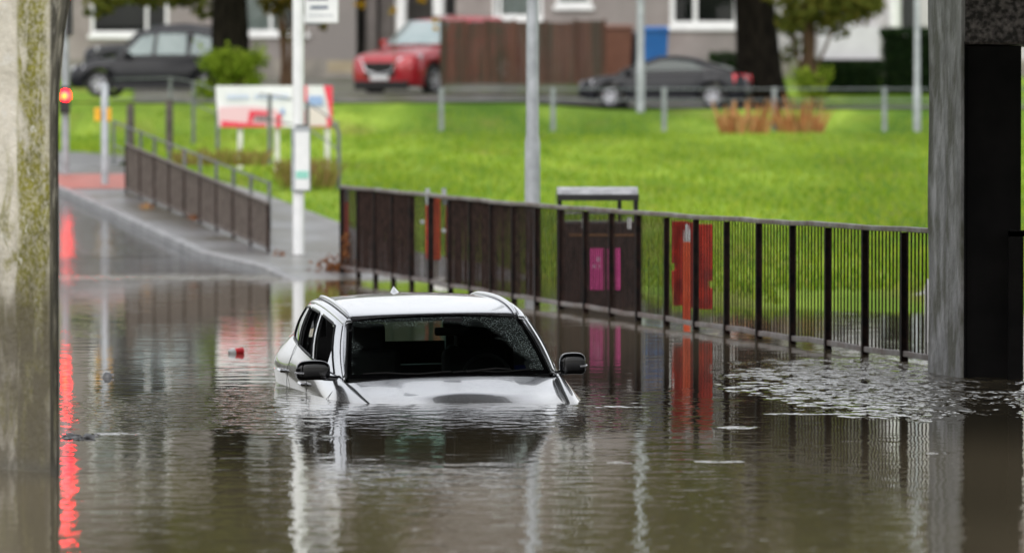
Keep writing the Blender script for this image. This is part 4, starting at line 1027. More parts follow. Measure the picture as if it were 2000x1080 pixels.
    for wx in wheels:
        for s in (1, -1):
            mb = MB(); mb2 = MB(); y = s*(hw-.11)
            prof = [(wr*.62,-.10),(wr*.95,-.10),(wr,-.07),(wr,.07),(wr*.95,.10),(wr*.62,.10)]
            mb.lathe(prof, (wx, y, wr), 28, 'y'); w = mb.build('wheel', M['tyre'], root, smooth=True, local=True)
            mb2.lathe([(wr*.64, s*.085), (wr*.56, s*.09), (wr*.5, s*.05)], (wx, y, wr), 28, 'y')
            for k in range(5):
                a = k*2*math.pi/5
                mb2.bar((wx, y+s*.07, wr), (wx+math.cos(a)*wr*.6, y+s*.08, wr+math.sin(a)*wr*.6), wr*.2, .04, up=(0,1,0))
            mb2.build('rim', M['alloy'], w, smooth=True, local=True)
    xf = hoods[-1][0]; xr = hoods[0][0]; zf = pw(hoods, xf-.25)
    for s in (1, -1):
        mb = MB(); rows = []
        for i in range(6):
            t = i/5; x = xf-.03-.42*t**1.3; y = s*lerp(hw*.55, hw*.985, t)
            rows.append([(x+.03, y, zf-.20+.05*t), (x+.035, y, zf-.13+.06*t), (x-.0, y, zf-.07+.06*t)])
        mb.grid(rows, flip=s > 0); mb.build('headlight', M['headlamp'], root, smooth=True, local=True, solid=.02)
        if tails:
            mb = MB(); rows = []; zb3 = pw(hoods, xr+.25)
            for i in range(6):
                t = i/5; x = xr+.02+.34*t**1.5; y = s*lerp(hw*.5, hw*1.0, t)
                rows.append([(x-.03, y, zb3-.30), (x-.035, y, zb3-.16), (x-.0, y, zb3-.03)])
            mb.grid(rows, flip=s < 0); mb.build('tail_light', M['taillamp'], root, smooth=True, local=True, solid=.02)
        mb = MB(); xm = fr[0]-.35
        mb.box(xm-.09, xm+.09, min(s*hw*.98, s*(hw+.17)), max(s*hw*.98, s*(hw+.17)), belt-.02, belt+.13); mb.build('mirror', paint, root, bevel=.03, local=True)
    if grille:
        mb = MB(); mb.box(xf-.02, xf+.015, -hw*.46, hw*.46, zf-.50, zf-.16); mb.build('grille', M['black'], root, local=True, bevel=.02)
        mb = MB(); mb.tube([(xf+.02, -hw*.50, zf-.16), (xf+.03, -hw*.40, zf-.36), (xf+.03, 0, zf-.44), (xf+.03, hw*.40, zf-.36), (xf+.02, hw*.50, zf-.16)], .025, 8); mb.build('grille_trim', M['chrome'], root, smooth=True, local=True)
        mb = MB(); mb.box(xf+.03, xf+.045, -.26, .26, zf-.56, zf-.45); mb.build('number_plate', M['white'], root, local=True)
        mb = MB(); mb.box(xf-.06, xf+.02, -hw*.82, hw*.82, .22, .42); mb.build('lower_bumper', M['black'], root, local=True, bevel=.02)
    mb = MB(); mb.box(wheels[0]+wr*1.1, wheels[1]-wr*1.1, -hw*.99, hw*.99, .2, .32); mb.build('sill', M['black'], root, local=True, bevel=.02)
    return root
# black saloon, nose to the left
sal_h = [(-2.35,.80),(-2.25,.95),(-2.0,1.02),(-1.5,1.03),(0,.97),(1.0,.96),(1.6,.92),(2.1,.84),(2.30,.74),(2.38,.66)]
sal_r = [(-2.0,1.03),(-1.5,1.22),(-1.0,1.38),(-.6,1.455),(-.2,1.48),(.2,1.45),(.5,1.34),(1.3,.96)]
s_ = P(1302, 212, 150.5)
bg_car('parked_car', 'black saloon with red tail lamp parked behind the lawn railing', (s_.x, 151.2, s_.z-.02), R(180-9), 0, 4.7, 1.84, 1.0, sal_h, sal_r, M['carblack'], (-1.42, 1.45), .34,
       [[(-1.2,1.08),(-.85,1.30),(-.3,1.37),(.1,1.34),(.80,1.06)]], scale=.95)
# red suv, nose towards the camera and left, standing on the rising drive behind the board fence
suv_h = [(-2.25,.9),(-2.15,1.05),(-1.9,1.12),(-1.0,1.12),(.5,1.10),(.95,1.08),(1.5,1.07),(2.0,1.01),(2.2,.94),(2.26,.86)]
suv_r = [(-2.05,1.12),(-1.65,1.55),(-.6,1.66),(.15,1.62),(1.0,1.07)]
p = P(846, 186, 159)
bg_car('parked_car', 'bright red sport utility car on the drive beside the brown board fence', (p.x+.15, 160.6, p.z+.16), R(180+55), R(6), 4.55, 1.84, 1.1, suv_h, suv_r, M['carred'], (-1.35, 1.38), .36,
       [[(-1.5,1.18),(-1.3,1.45),(-.4,1.53),(.1,1.50),(.7,1.14)]], scale=1.22, grille=True)
# black cab and a dark car behind it
cab_h = [(-2.25,.75),(-2.2,.95),(-2.0,1.05),(-1.0,1.05),(.5,1.03),(.9,1.02),(1.5,.98),(2.0,.88),(2.28,.66)]
cab_r = [(-2.1,1.05),(-1.85,1.60),(-1.0,1.80),(-.1,1.80),(.45,1.72),(1.05,1.02)]
p = P(308, 190, 152)
bg_car('parked_car', 'black cab parked at left partly behind the lime green shrub', (p.x+.02, 152.9, p.z), R(180-8), 0, 4.6, 1.8, 1.05, cab_h, cab_r, M['carblack'], (-1.40, 1.46), .34,
       [[(-1.75,1.10),(-1.6,1.50),(-1.05,1.63),(-.95,1.10)], [(-.85,1.10),(-.85,1.64),(-.1,1.64),(-.05,1.10)], [(.05,1.10),(.0,1.62),(.35,1.56),(.80,1.08)]], scale=1.03, glassm=mat('reflecting_side_glass', (.10,.17,.17), (.20,.28,.28), 1.5, rough=.08, coat=1))
p = P(322, 160, 162.5)
bg_car('parked_car', 'dark car whose roof shows above the black cab', (p.x, 163, p.z), R(180-4), 0, 4.6, 1.84, 1.0, suv_h, suv_r, M['carblack'], (-1.42, 1.45), .34,
       [[(-1.5,1.18),(-1.3,1.45),(-.4,1.53),(.1,1.50),(.7,1.14)]])

# ------------------------------------------------------------------ floating litter
def litter(px, py, kind, label, cat, **k):
    D = 22222/(py-HZ); x = PX(px, D); return Vector((x, D, 0))
M['canred'] = mat('red_drink_can', (.65,.03,.04), (.8,.75,.75), 14, rough=.35, contrast=(.5,.55))
p = litter(462, 690, 0, '', ''); m_ = MB(); d = Vector((.9,.4,.15)).normalized()
m_.tube([p-d*.065+Vector((0,0,.012)), p-d*.058+Vector((0,0,.014)), p+d*.055+Vector((0,0,.014)), p+d*.065+Vector((0,0,.014))], [.024,.033,.033,.025], 16)
can = tag(m_.build('drink_can', mat('can_red', (.75,.02,.03), rough=.3), loc=p, smooth=True), 'red and white drink can floating left of the car', 'can')
m_ = MB(); m_.tube([p-d*.070+Vector((0,0,.012)), p-d*.064+Vector((0,0,.014)), p-d*.018+Vector((0,0,.0145))], [.026,.0345,.0345], 16); m_.build('white_end', M['white'], can, smooth=True)
p = litter(209, 737, 0, '', ''); m_ = MB(); m_.lathe([(0,.045),(.022,.04),(.036,.02),(.038,.0),(.03,-.02)], p, 14)
m_.box(p.x+.03, p.x+.055, p.y-.012, p.y+.012, .012, .03)
tag(m_.build('plastic_cup', mat('clear_grey_plastic', (.5,.52,.55), (.7,.7,.74), 20, rough=.2), loc=p, smooth=True), 'small pale plastic cup floating near the mossy pillar', 'litter')
p = P(858, 549, 73); m_ = MB(); d = Vector((1,.2,.3)).normalized()
m_.tube([p-d*.10, p-d*.06, p+d*.03, p+d*.06, p+d*.12], [.035,.05,.05,.035,.02], 12)
tag(m_.build('plastic_bottle', M['white_dirty'], loc=p, smooth=True), 'pale plastic bottle caught on the bottom bar of the long guard rail', 'bottle')
def scatter(name, label, cx, cy, wpx, hpx, n, size, matl, D=None, zj=.03, cat='debris', kind=None):
    D = D or 22222/(cy-HZ); c = P(cx, cy, D); m_ = MB(); pts = []
    for _ in range(n): pts.append((c.x+random.gauss(0, wpx*D/FPX*.25), c.y+random.gauss(0, .25), max(.0, c.z)+abs(random.gauss(0, zj))))
    leaf_mesh(m_, pts, size, .4)
    o = m_.build(name, matl, loc=c); tag(o, label, cat, kind=kind); return o
scatter('leaf_pile', 'heap of brown dead leaves washed up against the far end of the long guard rail', 664, 533, 90, 20, 420, .035, M['leaf_brown'], 77.0, .10, 'leaves', 'stuff')
scatter('leaf_pile', 'upright brown leaves caught on the end of the long guard rail', 677, 505, 18, 40, 200, .03, M['leaf_brown'], 76.4, .16, 'leaves', 'stuff')
for px, py, s, lab in ((382,430,16,'brown leaf clump below the middle of the sloping guard rail'), (288,409,14,'yellow green leaf clump by the sloping guard rail'), (546,503,12,'orange leaves at the foot of the bus stop pole')):
    D = {382:91.5, 288:94.5, 546:84}[px]; scatter('leaf_clump', lab, px, py, s*2, 10, 70, .03, M['leaf_brown'] if px != 288 else M['leaf_rust'], D, .05, 'leaves')
M['driftdark'] = mat('dark_drift', (.04,.04,.045), (.35,.36,.38), 22, rough=.3)
p = litter(180, 855, 0, '', ''); m_ = MB()
for k in range(34):
    x = PX(118+k*2.1+random.uniform(-4,4), p.y); y = p.y+random.uniform(-.25,.3); r = random.uniform(.005,.018)
    Mx = Matrix.Translation((x, y, random.uniform(-.004,.010))) @ Matrix.Rotation(random.uniform(0,6), 4, 'Z') @ Matrix.Rotation(random.uniform(-.4,.4), 4, 'X')
    m_.box(-r*1.6, r*1.6, -r, r, -r*.35, r*.35, Mx)
tag(m_.build('driftwood', M['driftdark'], loc=p, bevel=.003), 'line of dark floating debris beside the mossy pillar', 'debris')
M['foam'] = mat('pale_foam', (.5,.5,.5), (.7,.7,.7), 40, rough=.5)

# ------------------------------------------------------------------ the flooded car
def paint_mat():
    m, nt, b = node_mat('silver_car_paint'); N = nt.nodes; L = nt.links
    b.inputs['Base Color'].default_value = (.62,.63,.67,1); b.inputs['Metallic'].default_value = .8; b.inputs['Roughness'].default_value = .22
    b.inputs['Coat Weight'].default_value = 1; b.inputs['Coat Roughness'].default_value = .02
    tc = N.new('ShaderNodeTexCoord'); v = N.new('ShaderNodeTexVoronoi'); v.inputs['Scale'].default_value = 85; L.new(tc.outputs['Object'], v.inputs['Vector'])
    r = N.new('ShaderNodeValToRGB'); r.color_ramp.elements[0].position = .16; r.color_ramp.elements[1].position = .30
    r.color_ramp.elements[0].color = (1,1,1,1); r.color_ramp.elements[1].color = (0,0,0,1); L.new(v.outputs['Distance'], r.inputs[0])
    n = N.new('ShaderNodeTexNoise'); n.inputs['Scale'].default_value = 3; L.new(tc.outputs['Object'], n.inputs['Vector'])
    r2 = N.new('ShaderNodeValToRGB'); r2.color_ramp.elements[0].position = .45; r2.color_ramp.elements[1].position = .6; L.new(n.outputs[0], r2.inputs[0])
    mu = N.new('ShaderNodeMath'); mu.operation = 'MULTIPLY'; L.new(r.outputs[0], mu.inputs[0]); L.new(r2.outputs[0], mu.inputs[1])
    bp = N.new('ShaderNodeBump'); bp.inputs['Distance'].default_value = .0012; bp.inputs['Strength'].default_value = .6; L.new(mu.outputs[0], bp.inputs['Height'])
    L.new(bp.outputs[0], b.inputs['Coat Normal'])
    g = N.new('ShaderNodeTexNoise'); g.inputs['Scale'].default_value = 2.2; g.inputs['Detail'].default_value = 8; L.new(tc.outputs['Object'], g.inputs['Vector'])
    sz = N.new('ShaderNodeSeparateXYZ'); L.new(tc.outputs['Object'], sz.inputs[0])
    mr = N.new('ShaderNodeMapRange'); mr.inputs[1].default_value = 1.04; mr.inputs[2].default_value = .94; mr.inputs[4].default_value = 1.6; L.new(sz.outputs[2], mr.inputs[0])
    gm = N.new('ShaderNodeMath'); gm.operation = 'MULTIPLY'; gm.use_clamp = True; L.new(g.outputs[0], gm.inputs[0]); L.new(mr.outputs[0], gm.inputs[1])
    gx = N.new('ShaderNodeMix'); gx.data_type = 'RGBA'; gx.inputs[6].default_value = (.62,.63,.67,1); gx.inputs[7].default_value = (.34,.31,.26,1); L.new(gm.outputs[0], gx.inputs[0]); L.new(gx.outputs[2], b.inputs['Base Color'])
    return m
M['silver'] = paint_mat()
M['gloss_black'] = mat('gloss_black_trim', (.005,.005,.006), rough=.10, spec=.35, coat=.25)
M['seal'] = mat('rubber_seal', (.012,.012,.012), rough=.5)
M['cabin'] = mat('cabin_black', (.010,.010,.011), (.018,.018,.02), 6, rough=.7)
def screen_mat():
    """windscreen: clear tinted glass, with standing droplets along its top and its right side"""
    m, nt, mx = glass_mat('wet_windscreen', (.62,.72,.69)); N = nt.nodes; L = nt.links
    tc = N.new('ShaderNodeTexCoord'); sep = N.new('ShaderNodeSeparateXYZ'); L.new(tc.outputs['UV'], sep.inputs[0])
    v = N.new('ShaderNodeTexVoronoi'); v.inputs['Scale'].default_value = 75; L.new(tc.outputs['Object'], v.inputs['Vector'])
    n = N.new('ShaderNodeTexNoise'); n.inputs['Scale'].default_value = 7; n.inputs['Detail'].default_value = 4; L.new(tc.outputs['Object'], n.inputs['Vector'])
    def mathn(op, a, c, clamp=False):
        k = N.new('ShaderNodeMath'); k.operation = op; k.use_clamp = clamp
        for i, q in enumerate((a, c)):
            if isinstance(q, (int, float)): k.inputs[i].default_value = q
            else: L.new(q, k.inputs[i])
        return k.outputs[0]
    u, w = sep.outputs[0], sep.outputs[1]        # u 0..1 left to right, w 0..1 bottom to top
    top = mathn('MULTIPLY', mathn('SUBTRACT', w, .80), 8)
    # right strip: outside the wiper's arc
    du = mathn('SUBTRACT', u, .22); dw = mathn('ADD', w, .12)
    rad = mathn('SQRT', mathn('ADD', mathn('MULTIPLY', mathn('MULTIPLY', du, du), 1.9), mathn('MULTIPLY', mathn('MULTIPLY', dw, dw), .45)), 0)
    side = mathn('MULTIPLY', mathn('SUBTRACT', rad, .93), 14)
    left = mathn('MULTIPLY', mathn('SUBTRACT', .055, u), 18)
    lt = mathn('MULTIPLY', mathn('SUBTRACT', mathn('SUBTRACT', w, mathn('MULTIPLY', u, 1.2)), .78), 5)
    msk = mathn('MAXIMUM', mathn('MAXIMUM', top, side), mathn('MAXIMUM', left, lt))
    msk = mathn('ADD', msk, mathn('MULTIPLY', mathn('SUBTRACT', n.outputs[0], .52), 3.5), True)
    r = N.new('ShaderNodeValToRGB'); r.color_ramp.elements[0].position = .20; r.color_ramp.elements[1].position = .42
    r.color_ramp.elements[0].color = (1,1,1,1); r.color_ramp.elements[1].color = (0,0,0,1); L.new(v.outputs['Distance'], r.inputs[0])
    fac = mathn('MULTIPLY', mathn('MULTIPLY', msk, r.outputs[0]), .55)
    film = mathn('MULTIPLY', msk, .07)
    fac = mathn('ADD', fac, film, True)
    d = N.new('ShaderNodeBsdfDiffuse'); d.inputs[0].default_value = (.62,.75,.74,1)
    mm = N.new('ShaderNodeMixShader'); L.new(fac, mm.inputs[0]); L.new(mx.outputs[0], mm.inputs[1]); L.new(d.outputs[0], mm.inputs[2]); L.new(mm.outputs[0], N['Material Output'].inputs[0])
    return m
M['screen'] = screen_mat()
M['rearglass'] = glass_mat('green_rear_glass', (.55,.82,.74))[0]
M['dimglass'] = glass_mat('privacy_glass', (.015,.02,.02))[0]

YAW, TILT, ROLL = R(10), R(3.0), R(1.0)
CZ = PZ(735, 42.1)-1.10
car = thing('flooded_car', 'silver estate car sunk to its bonnet in the flood water', 'car', (PX(883, 42.1), 42.1, 0))
# car space: x to the picture's right, y towards the tail, z up, cowl at y=0 z=1.10
Rm = Matrix.Rotation(YAW, 4, 'Z') @ Matrix.Rotation(TILT, 4, 'X') @ Matrix.Rotation(-ROLL, 4, 'Y')
car.rotation_euler = Rm.to_euler()
cowl_w = Vector((PX(883, 42.1), 42.1, PZ(736, 42.1))); car.location = cowl_w-(Rm @ Vector((0, 0, 1.10)))
def cb(mb, name, m_, parent=None, **k):
    return mb.build(name, m_, parent or car, local=True, **k)
def spl(pts, x):
    """smooth curve through (x, v...) control points (monotone-ish catmull)"""
    n = len(pts)
    if x <= pts[0][0]: return pts[0][1]
    if x >= pts[-1][0]: return pts[-1][1]
    for i in range(n-1):
        if x <= pts[i+1][0]:
            p0 = pts[max(i-1,0)]; p1 = pts[i]; p2 = pts[i+1]; p3 = pts[min(i+2,n-1)]
            h_ = p2[0]-p1[0]; t = (x-p1[0])/h_
            m1 = (p2[1]-p0[1])/(p2[0]-p0[0]) if p2[0] != p0[0] else 0; m2 = (p3[1]-p1[1])/(p3[0]-p1[0]) if p3[0] != p1[0] else 0
            t2, t3 = t*t, t*t*t
            return (2*t3-3*t2+1)*p1[1]+(t3-2*t2+t)*h_*m1+(-2*t3+3*t2)*p2[1]+(t3-t2)*h_*m2
BX = [(-1.45,.50),(-1.3,.62),(-1.0,.70),(-.5,.745),(0,.79),(.12,.80),(.6,.865),(1.0,.885),(2.0,.87),(2.6,.82),(3.1,.70)]   # inner upper edge (bonnet gap, then belt)
BZ = [(-1.45,.80),(-1.3,.88),(-1.0,.955),(-.5,1.015),(0,1.075),(.12,1.085),(.6,1.12),(1.0,1.145),(2.0,1.175),(2.6,1.19),(3.1,1.20)]
SX = [(-1.45,.66),(-1.3,.80),(-1.0,.88),(-.5,.925),(0,.935),(1.0,.945),(2.0,.955),(2.8,.95),(3.2,.90),(3.5,.76)]   # widest line
SZ = [(-1.45,.62),(-1.0,.80),(-.5,.87),(0,.915),(1.0,.93),(2.0,.95),(2.8,.95),(3.5,.92)]
sides = {}
for s in (-1, 1):
    mb = MB(); rows = []
    for i in range(67):
        y = lerp(-1.45, 3.15, i/66); bx, bz, sx, sz = spl(BX,y), spl(BZ,y), spl(SX,y), spl(SZ,y)
        hump = .022*ss(-1.2,-.6,y)*(1-ss(-.1,.5,y))
        row = [(bx, bz-.03), (bx+.003, bz-.001), (bx+.012, bz+.003+hump*.3), (lerp(bx,sx,.28), lerp(bz,sz,.12)+hump+.004), (lerp(bx,sx,.55), lerp(bz,sz,.34)+hump*.8), (lerp(bx,sx,.80), lerp(bz,sz,.62)+.008),
               (sx-.012, sz+.045), (sx, sz), (sx-.004, sz-.05), (sx-.018, sz-.16), (sx-.02, sz-.3), (sx-.03, .42), (sx-.08, .28)]
        rows.append([(s*a, y, c) for a, c in row])
    mb.grid(rows, flip=s < 0); sides[s] = cb(mb, 'side_panel', M['silver'], smooth=True, angle=60)
# door shut lines and handles on the sides
for s in (-1, 1):
    for yy in (.02, 1.02, 2.02):
        mb = MB(); row1 = []
        for k in range(14):
            t = k/13; y = yy+.05*math.sin(t*2)
            bx, bz, sx, sz = spl(BX,y), spl(BZ,y), spl(SX,y), spl(SZ,y)
            if t < .4: q = t/.4; x = lerp(bx+.01, sx, q**.8); z = lerp(bz, sz+.02, q)+.012
            else: q = (t-.4)/.6; x = sx-.012*q*2+.003; z = lerp(sz, .4, q)
            row1.append((s*(x+.0025), y, z))
        mb.tube(row1, .002, 5); cb(mb, 'shut_line', M['seal'], sides[s])
    for yy in (1.2, 2.3):
        mb = MB(); y = yy; sx = spl(SX, y); z = .955
        x = sx-.005
        mb.tube([(s*(x-.02), y-.10, z), (s*(x+.028), y-.085, z+.004), (s*(x+.036), y, z+.006), (s*(x+.028), y+.085, z+.004), (s*(x-.02), y+.10, z)], .012, 8)
        cb(mb, 'door_handle', M['chrome'] if s < 0 else M['silver'], sides[s], smooth=True)
# tail
mb = MB(); rows = []
for i in range(17):
    t = i/16; row = []
    for j in range(13):
        v = j/12; z = lerp(.35, 1.075, v); y = 3.15+.30*math.sin(math.pi*min(1,(1.20-z)/.75+.0)*.5)*(1-.0)
        u = lerp(-1, 1, t); w = spl(SX, 3.1)-.02 if z < .98 else lerp(spl(SX,3.1)-.02, spl(BX,3.1), (z-.98)/.22)
        row.append((u*w, y*(1)-.30*abs(u)**3.5*1.0*(y-3.15+.12)/.42-.0, z))
    rows.append(row)
mb.grid(rows); cb(mb, 'tailgate', M['silver'], smooth=True)
# bonnet
mb = MB(); rows = []
NU = 25
def bonnet(u, y):
    bx, bz = spl(BX, y)-.006, spl(BZ, y)
    x = u*bx; a = abs(u)
    crown = .034*(1-a**2.4)
    rib = .010*math.exp(-((a-.66)/.10)**2)*ss(-.05,-.4,y)
    dip = -.010*math.exp(-((a-.36)/.22)**2)*ss(-.1,-.6,y)
    nose = -.10*ss(-1.0,-1.5,y)
    front = -.22*max(0, -y-.56-.25*a*a)*math.exp(-(a/.55)**4)
    return (x, y-.05*(1-a**2)*ss(-.5,.02,y), bz+crown+rib+dip+nose*.3+front)
for i in range(41):
    y = lerp(-1.45, .015, i/40); rows.append([bonnet(lerp(-1,1,j/(NU-1)), y) for j in range(NU)])
mb.grid(rows); cb(mb, 'bonnet', M['silver'], smooth=True, solid=.02)
mb = MB(); rows = []
for j in range(13):
    u = lerp(-1,1,j/12); rows.append([(u*.5, -1.45, .82-.0), (u*.62, -1.50+.1*u*u, .6), (u*.66, -1.48+.12*u*u, .35)])
mb.grid(rows); cb(mb, 'front_bumper', M['silver'], smooth=True)
# windscreen: base corners .76 wide, header corners .64
def ws(u, v):
    hwb, hwt = .765, .645
    w = lerp(hwb, hwt, v**1.05); a = u*w
    y = lerp(.02, .80, v)+ (u*u)*lerp(.13, .06, v)
    z = lerp(1.098, 1.492, v)+.025*math.sin(math.pi*v) - u*u*lerp(.006, .030, v)
    return Vector((a, y, z))
def ws_grid(u0, u1, v0, v1, nu, nv, lift=0.0):
    rows = []
    for j in range(nv+1):
        row = []
        for i in range(nu+1):
            q = ws(lerp(u0,u1,i/nu), lerp(v0,v1,j/nv)); row.append(q+Vector((0,-.46,.88))*lift)
        rows.append(row)
    return rows
mb = MB(); nu, nv = 24, 16; mb.grid(ws_grid(-1, 1, 0, 1, nu, nv))
scr = cb(mb, 'windscreen', M['screen'], smooth=True)
uvl = scr.data.uv_layers.new(name='UVMap')
for poly in scr.data.polygons:
    for li in poly.loop_indices:
        vi = scr.data.loops[li].vertex_index; uvl.data[li].uv = ((vi % (nu+1))/nu, (vi//(nu+1))/nv)
# black printed border of the windscreen
mb = MB()
mb.grid(ws_grid(-1, -.955, 0, 1, 2, 16, .002)); mb.grid(ws_grid(.955, 1, 0, 1, 2, 16, .002))
mb.grid(ws_grid(-.955, .955, 0, .055, 20, 1, .002)); mb.grid(ws_grid(-.955, .955, .955, 1, 20, 1, .002))
cb(mb, 'screen_border', M['gloss_black'], scr, smooth=True)
mb = MB()   # wiper blades parked along the base
for u0, u1 in ((-.85, .0), (.02, .86)):
    mb.tube([ws(lerp(u0,u1,k/8), .035+.012*math.sin(k))+Vector((0,-.012,.016)) for k in range(9)], .006, 6)
mb.tube([ws(.15,.03)+Vector((0,-.02,.02)), ws(.45,.05)+Vector((0,-.02,.028)), ws(.60,.045)+Vector((0,-.012,.02))], .008, 6)
cb(mb, 'wiper', M['seal'], scr)
mb = MB(); mb.grid(ws_grid(.66, .78, .08, .145, 3, 2, -.004)); cb(mb, 'blue_sticker', mat('blue_sticker', (.015,.02,.10), rough=.5), scr)
mb = MB()
mb.grid([[ws(lerp(-.99,.99,i/24), 0)+Vector((0,.01,-.004)), ws(lerp(-.99,.99,i/24), 0)+Vector((0,-.035,-.022)), ws(lerp(-.99,.99,i/24), 0)+Vector((0,-.06,-.05))] for i in range(25)] if False else [[ws(lerp(-.99,.99,i/24), 0)+Vector((0,.01,-.004)) for i in range(25)], [ws(lerp(-.99,.99,i/24), 0)+Vector((0,-.05,-.022)) for i in range(25)]])
cb(mb, 'scuttle', M['seal'])
# drip line (roof side) and roof
DX = [(.72,.700),(1.0,.722),(1.5,.732),(2.0,.725),(2.5,.702),(2.95,.655)]
DZ = [(.72,1.435),(1.0,1.468),(1.5,1.492),(2.0,1.488),(2.5,1.462),(2.95,1.415)]
RC = [(.80,1.497),(1.1,1.520),(1.5,1.536),(2.0,1.538),(2.5,1.522),(2.9,1.492),(3.05,1.475)]
mb = MB(); rows = []
for i in range(31):
    y = lerp(.80, 3.03, i/30); row = []
    for j in range(25):
        u = lerp(-1, 1, j/24); a = abs(u); hw_ = spl(DX, y)-.065
        yy = y+(u*u*.06 if i < 3 else u*u*.06*max(0, 1-(i-2)/10))-(u*u*.10*ss(2.4,3.0,y))
        zc, ze = spl(RC, y), spl(DZ, y)+.030
        z = lerp(zc, ze, a**2.3)-(.016*ss(.86,.80,y))
        row.append((u*hw_, yy, z))
    rows.append(row)
mb.grid(rows); roofo = cb(mb, 'roof', M['silver'], smooth=True, solid=.015)
def roof_z(x, y):
    hw_ = spl(DX, y)-.065; a = min(1, abs(x)/hw_); return lerp(spl(RC,y), spl(DZ,y)+.030, a**2.3)
# side structure: belt curve to drip curve
def SB(t):  # belt point
    y = lerp(.10, 2.90, t); return Vector((spl(BX,y), y, spl(BZ,y)))
def SD(t):
    y = lerp(.74, 2.95, t**.92); return Vector((spl(DX,y), y, spl(DZ,y)))
def SP(t, v, s):
    p = SB(t).lerp(SD(t), v); b_ = .022*math.sin(math.pi*v); return Vector((s*(p.x+b_), p.y, p.z))
def tA(v): return .0
wins = [(.085, .322), (.385, .635), (.675, .87)]   # front door, rear door, quarter light
def vlo(t): return .03+.0*t
def vhi(t):
    return .90
for s in (-1, 1):
    mb = MB(); ts = []
    ts = sorted(set([round(i/60, 4) for i in range(61)]+[a for w in wins for a in w]))
    vs = [0, .035, .15, .3, .5, .7, .84, .885, .94, 1.0]
    rows = [[SP(t, v, s) for v in vs] for t in ts]
    def isw(i, j):
        tm = (ts[i]+ts[i+1])/2; vm = (vs[j]+vs[j+1])/2
        for a, c in wins:
            if a < tm < c:
                lo, hi = .035, .885
                # front and rear windows taper at the corners
                if a == wins[0][0] and tm < a+.03: hi = .84
                if a == wins[2][0] and tm > c-.06: hi = .84
                return lo < vm < hi
        return False
    mb.grid(rows, flip=s > 0, skip=isw)
    # drip to roof: cant rail gutter
    cr = [[SP(t, 1.0, s) for t in ts], [], []]
    for t in ts:
        p = SP(t, 1.0, s); cr[1].append(p+Vector((-s*.022, 0, .022))); cr[2].append(p+Vector((-s*.064, .0, .032)))
    mb.grid(cr, flip=s < 0)
    side = cb(mb, 'door_frame', M['silver'], smooth=True, solid=.018, angle=50)
    # dark seals round each window
    mb = MB()
    for a, c in wins:
        loop = [SP(lerp(a,c,k/10), .035, s) for k in range(11)]+[SP(c, lerp(.035,.885,k/6), s) for k in range(1,7)]+[SP(lerp(c,a,k/10), .885, s) for k in range(1,11)]+[SP(a, lerp(.885,.035,k/6), s) for k in range(1,7)]
        mb.tube([q+Vector((s*.002,0,0)) for q in loop], .007, 6)
    cb(mb, 'window_seal', M['seal'], side)
    mb = MB(); a, c = wins[2]
    mb.grid([[SP(lerp(a,c,i/8), lerp(.03,.89,j/6), s)-Vector((s*.004,0,0)) for j in range(7)] for i in range(9)], flip=s > 0)
    cb(mb, 'quarter_light', mat('coated_privacy_glass', (.30,.34,.33), rough=.06, metal=1), smooth=True)
    if s > 0:
        for a, c in wins[:2]:
            mb = MB(); mb.grid([[SP(lerp(a,c,i/8), lerp(.03,.89,j/6), s)-Vector((s*.006,0,0)) for j in range(7)] for i in range(9)], flip=True)
            cb(mb, 'side_glass', M['dimglass'], smooth=True)
    # mirror triangle at the front of the front window
    mb = MB(); q = [SP(.086,.03,s), SP(.155,.03,s), SP(.086,.42,s)]; mb.poly(q if s < 0 else q[::-1]); cb(mb, 'sail_panel', M['gloss_black'] if s > 0 else M['silver'], solid=.01)
    # A pillar: strip between windscreen edge and door frame
    mb = MB(); rows = []
    for k in range(17):
        v = k/16; e = ws(s, v); o_ = SP(0, v, s); d = (o_-e)
        rows.append([e+Vector((0,.0,-.012)), e+d*.12+Vector((0,-.012,.012)), e+d*.5+Vector((s*.004,-.022,.022)), e+d*.85+Vector((s*.006,-.012,.008)), o_])
    mb.grid(rows, flip=s < 0); cb(mb, 'a_pillar', M['silver'], smooth=True, solid=.01, angle=70)
    mb = MB(); mb.tube([ws(s*.998, k/16)+Vector((s*.004,-.006,.010)) for k in range(17)], .008, 6); cb(mb, 'screen_seal', M['seal'], smooth=True)
    # D pillar / rear corner
    mb = MB(); rows = []
    for k in range(9):
        v = k/8; a = SP(1, v, s); r_ = Vector((s*lerp(.60,.54,v), lerp(3.18,3.02,v), lerp(1.20,1.45,v)))
        rows.append([a, a.lerp(r_,.5)+Vector((s*.03,.03,0)), r_])
    mb.grid(rows, flip=s < 0); cb(mb, 'rear_pillar', M['silver'], smooth=True, solid=.01)
    # roof rail
    mb = MB(); pts = []; rr = []
    for k in range(21):
        t = k/20; y = lerp(.86, 2.72, t); x = spl(DX, y)-.085; lift = .012*min(1, t/.12, (1-t)/.12)
        pts.append((s*x, y, roof_z(x, y)+lift)); rr.append(.008+.008*min(1, t/.1, (1-t)/.1))
    mb.tube(pts, rr, 10); cb(mb, 'roof_rail', M['silver'], smooth=True)
    mb = MB(); mb.tube([(s*(spl(DX,lerp(.84,2.95,k/20))-.060), lerp(.84,2.95,k/20), roof_z(spl(DX,lerp(.84,2.95,k/20))-.066, lerp(.84,2.95,k/20))+.001) for k in range(21)], .0042, 5); cb(mb, 'roof_channel', M['seal'])
    # bonnet gap
    mb = MB(); mb.tube([(s*(spl(BX,lerp(-1.4,.0,k/20))-.001), lerp(-1.4,.0,k/20), spl(BZ,lerp(-1.4,.0,k/20))+.001) for k in range(21)], .0035, 5); cb(mb, 'bonnet_gap', M['seal'])
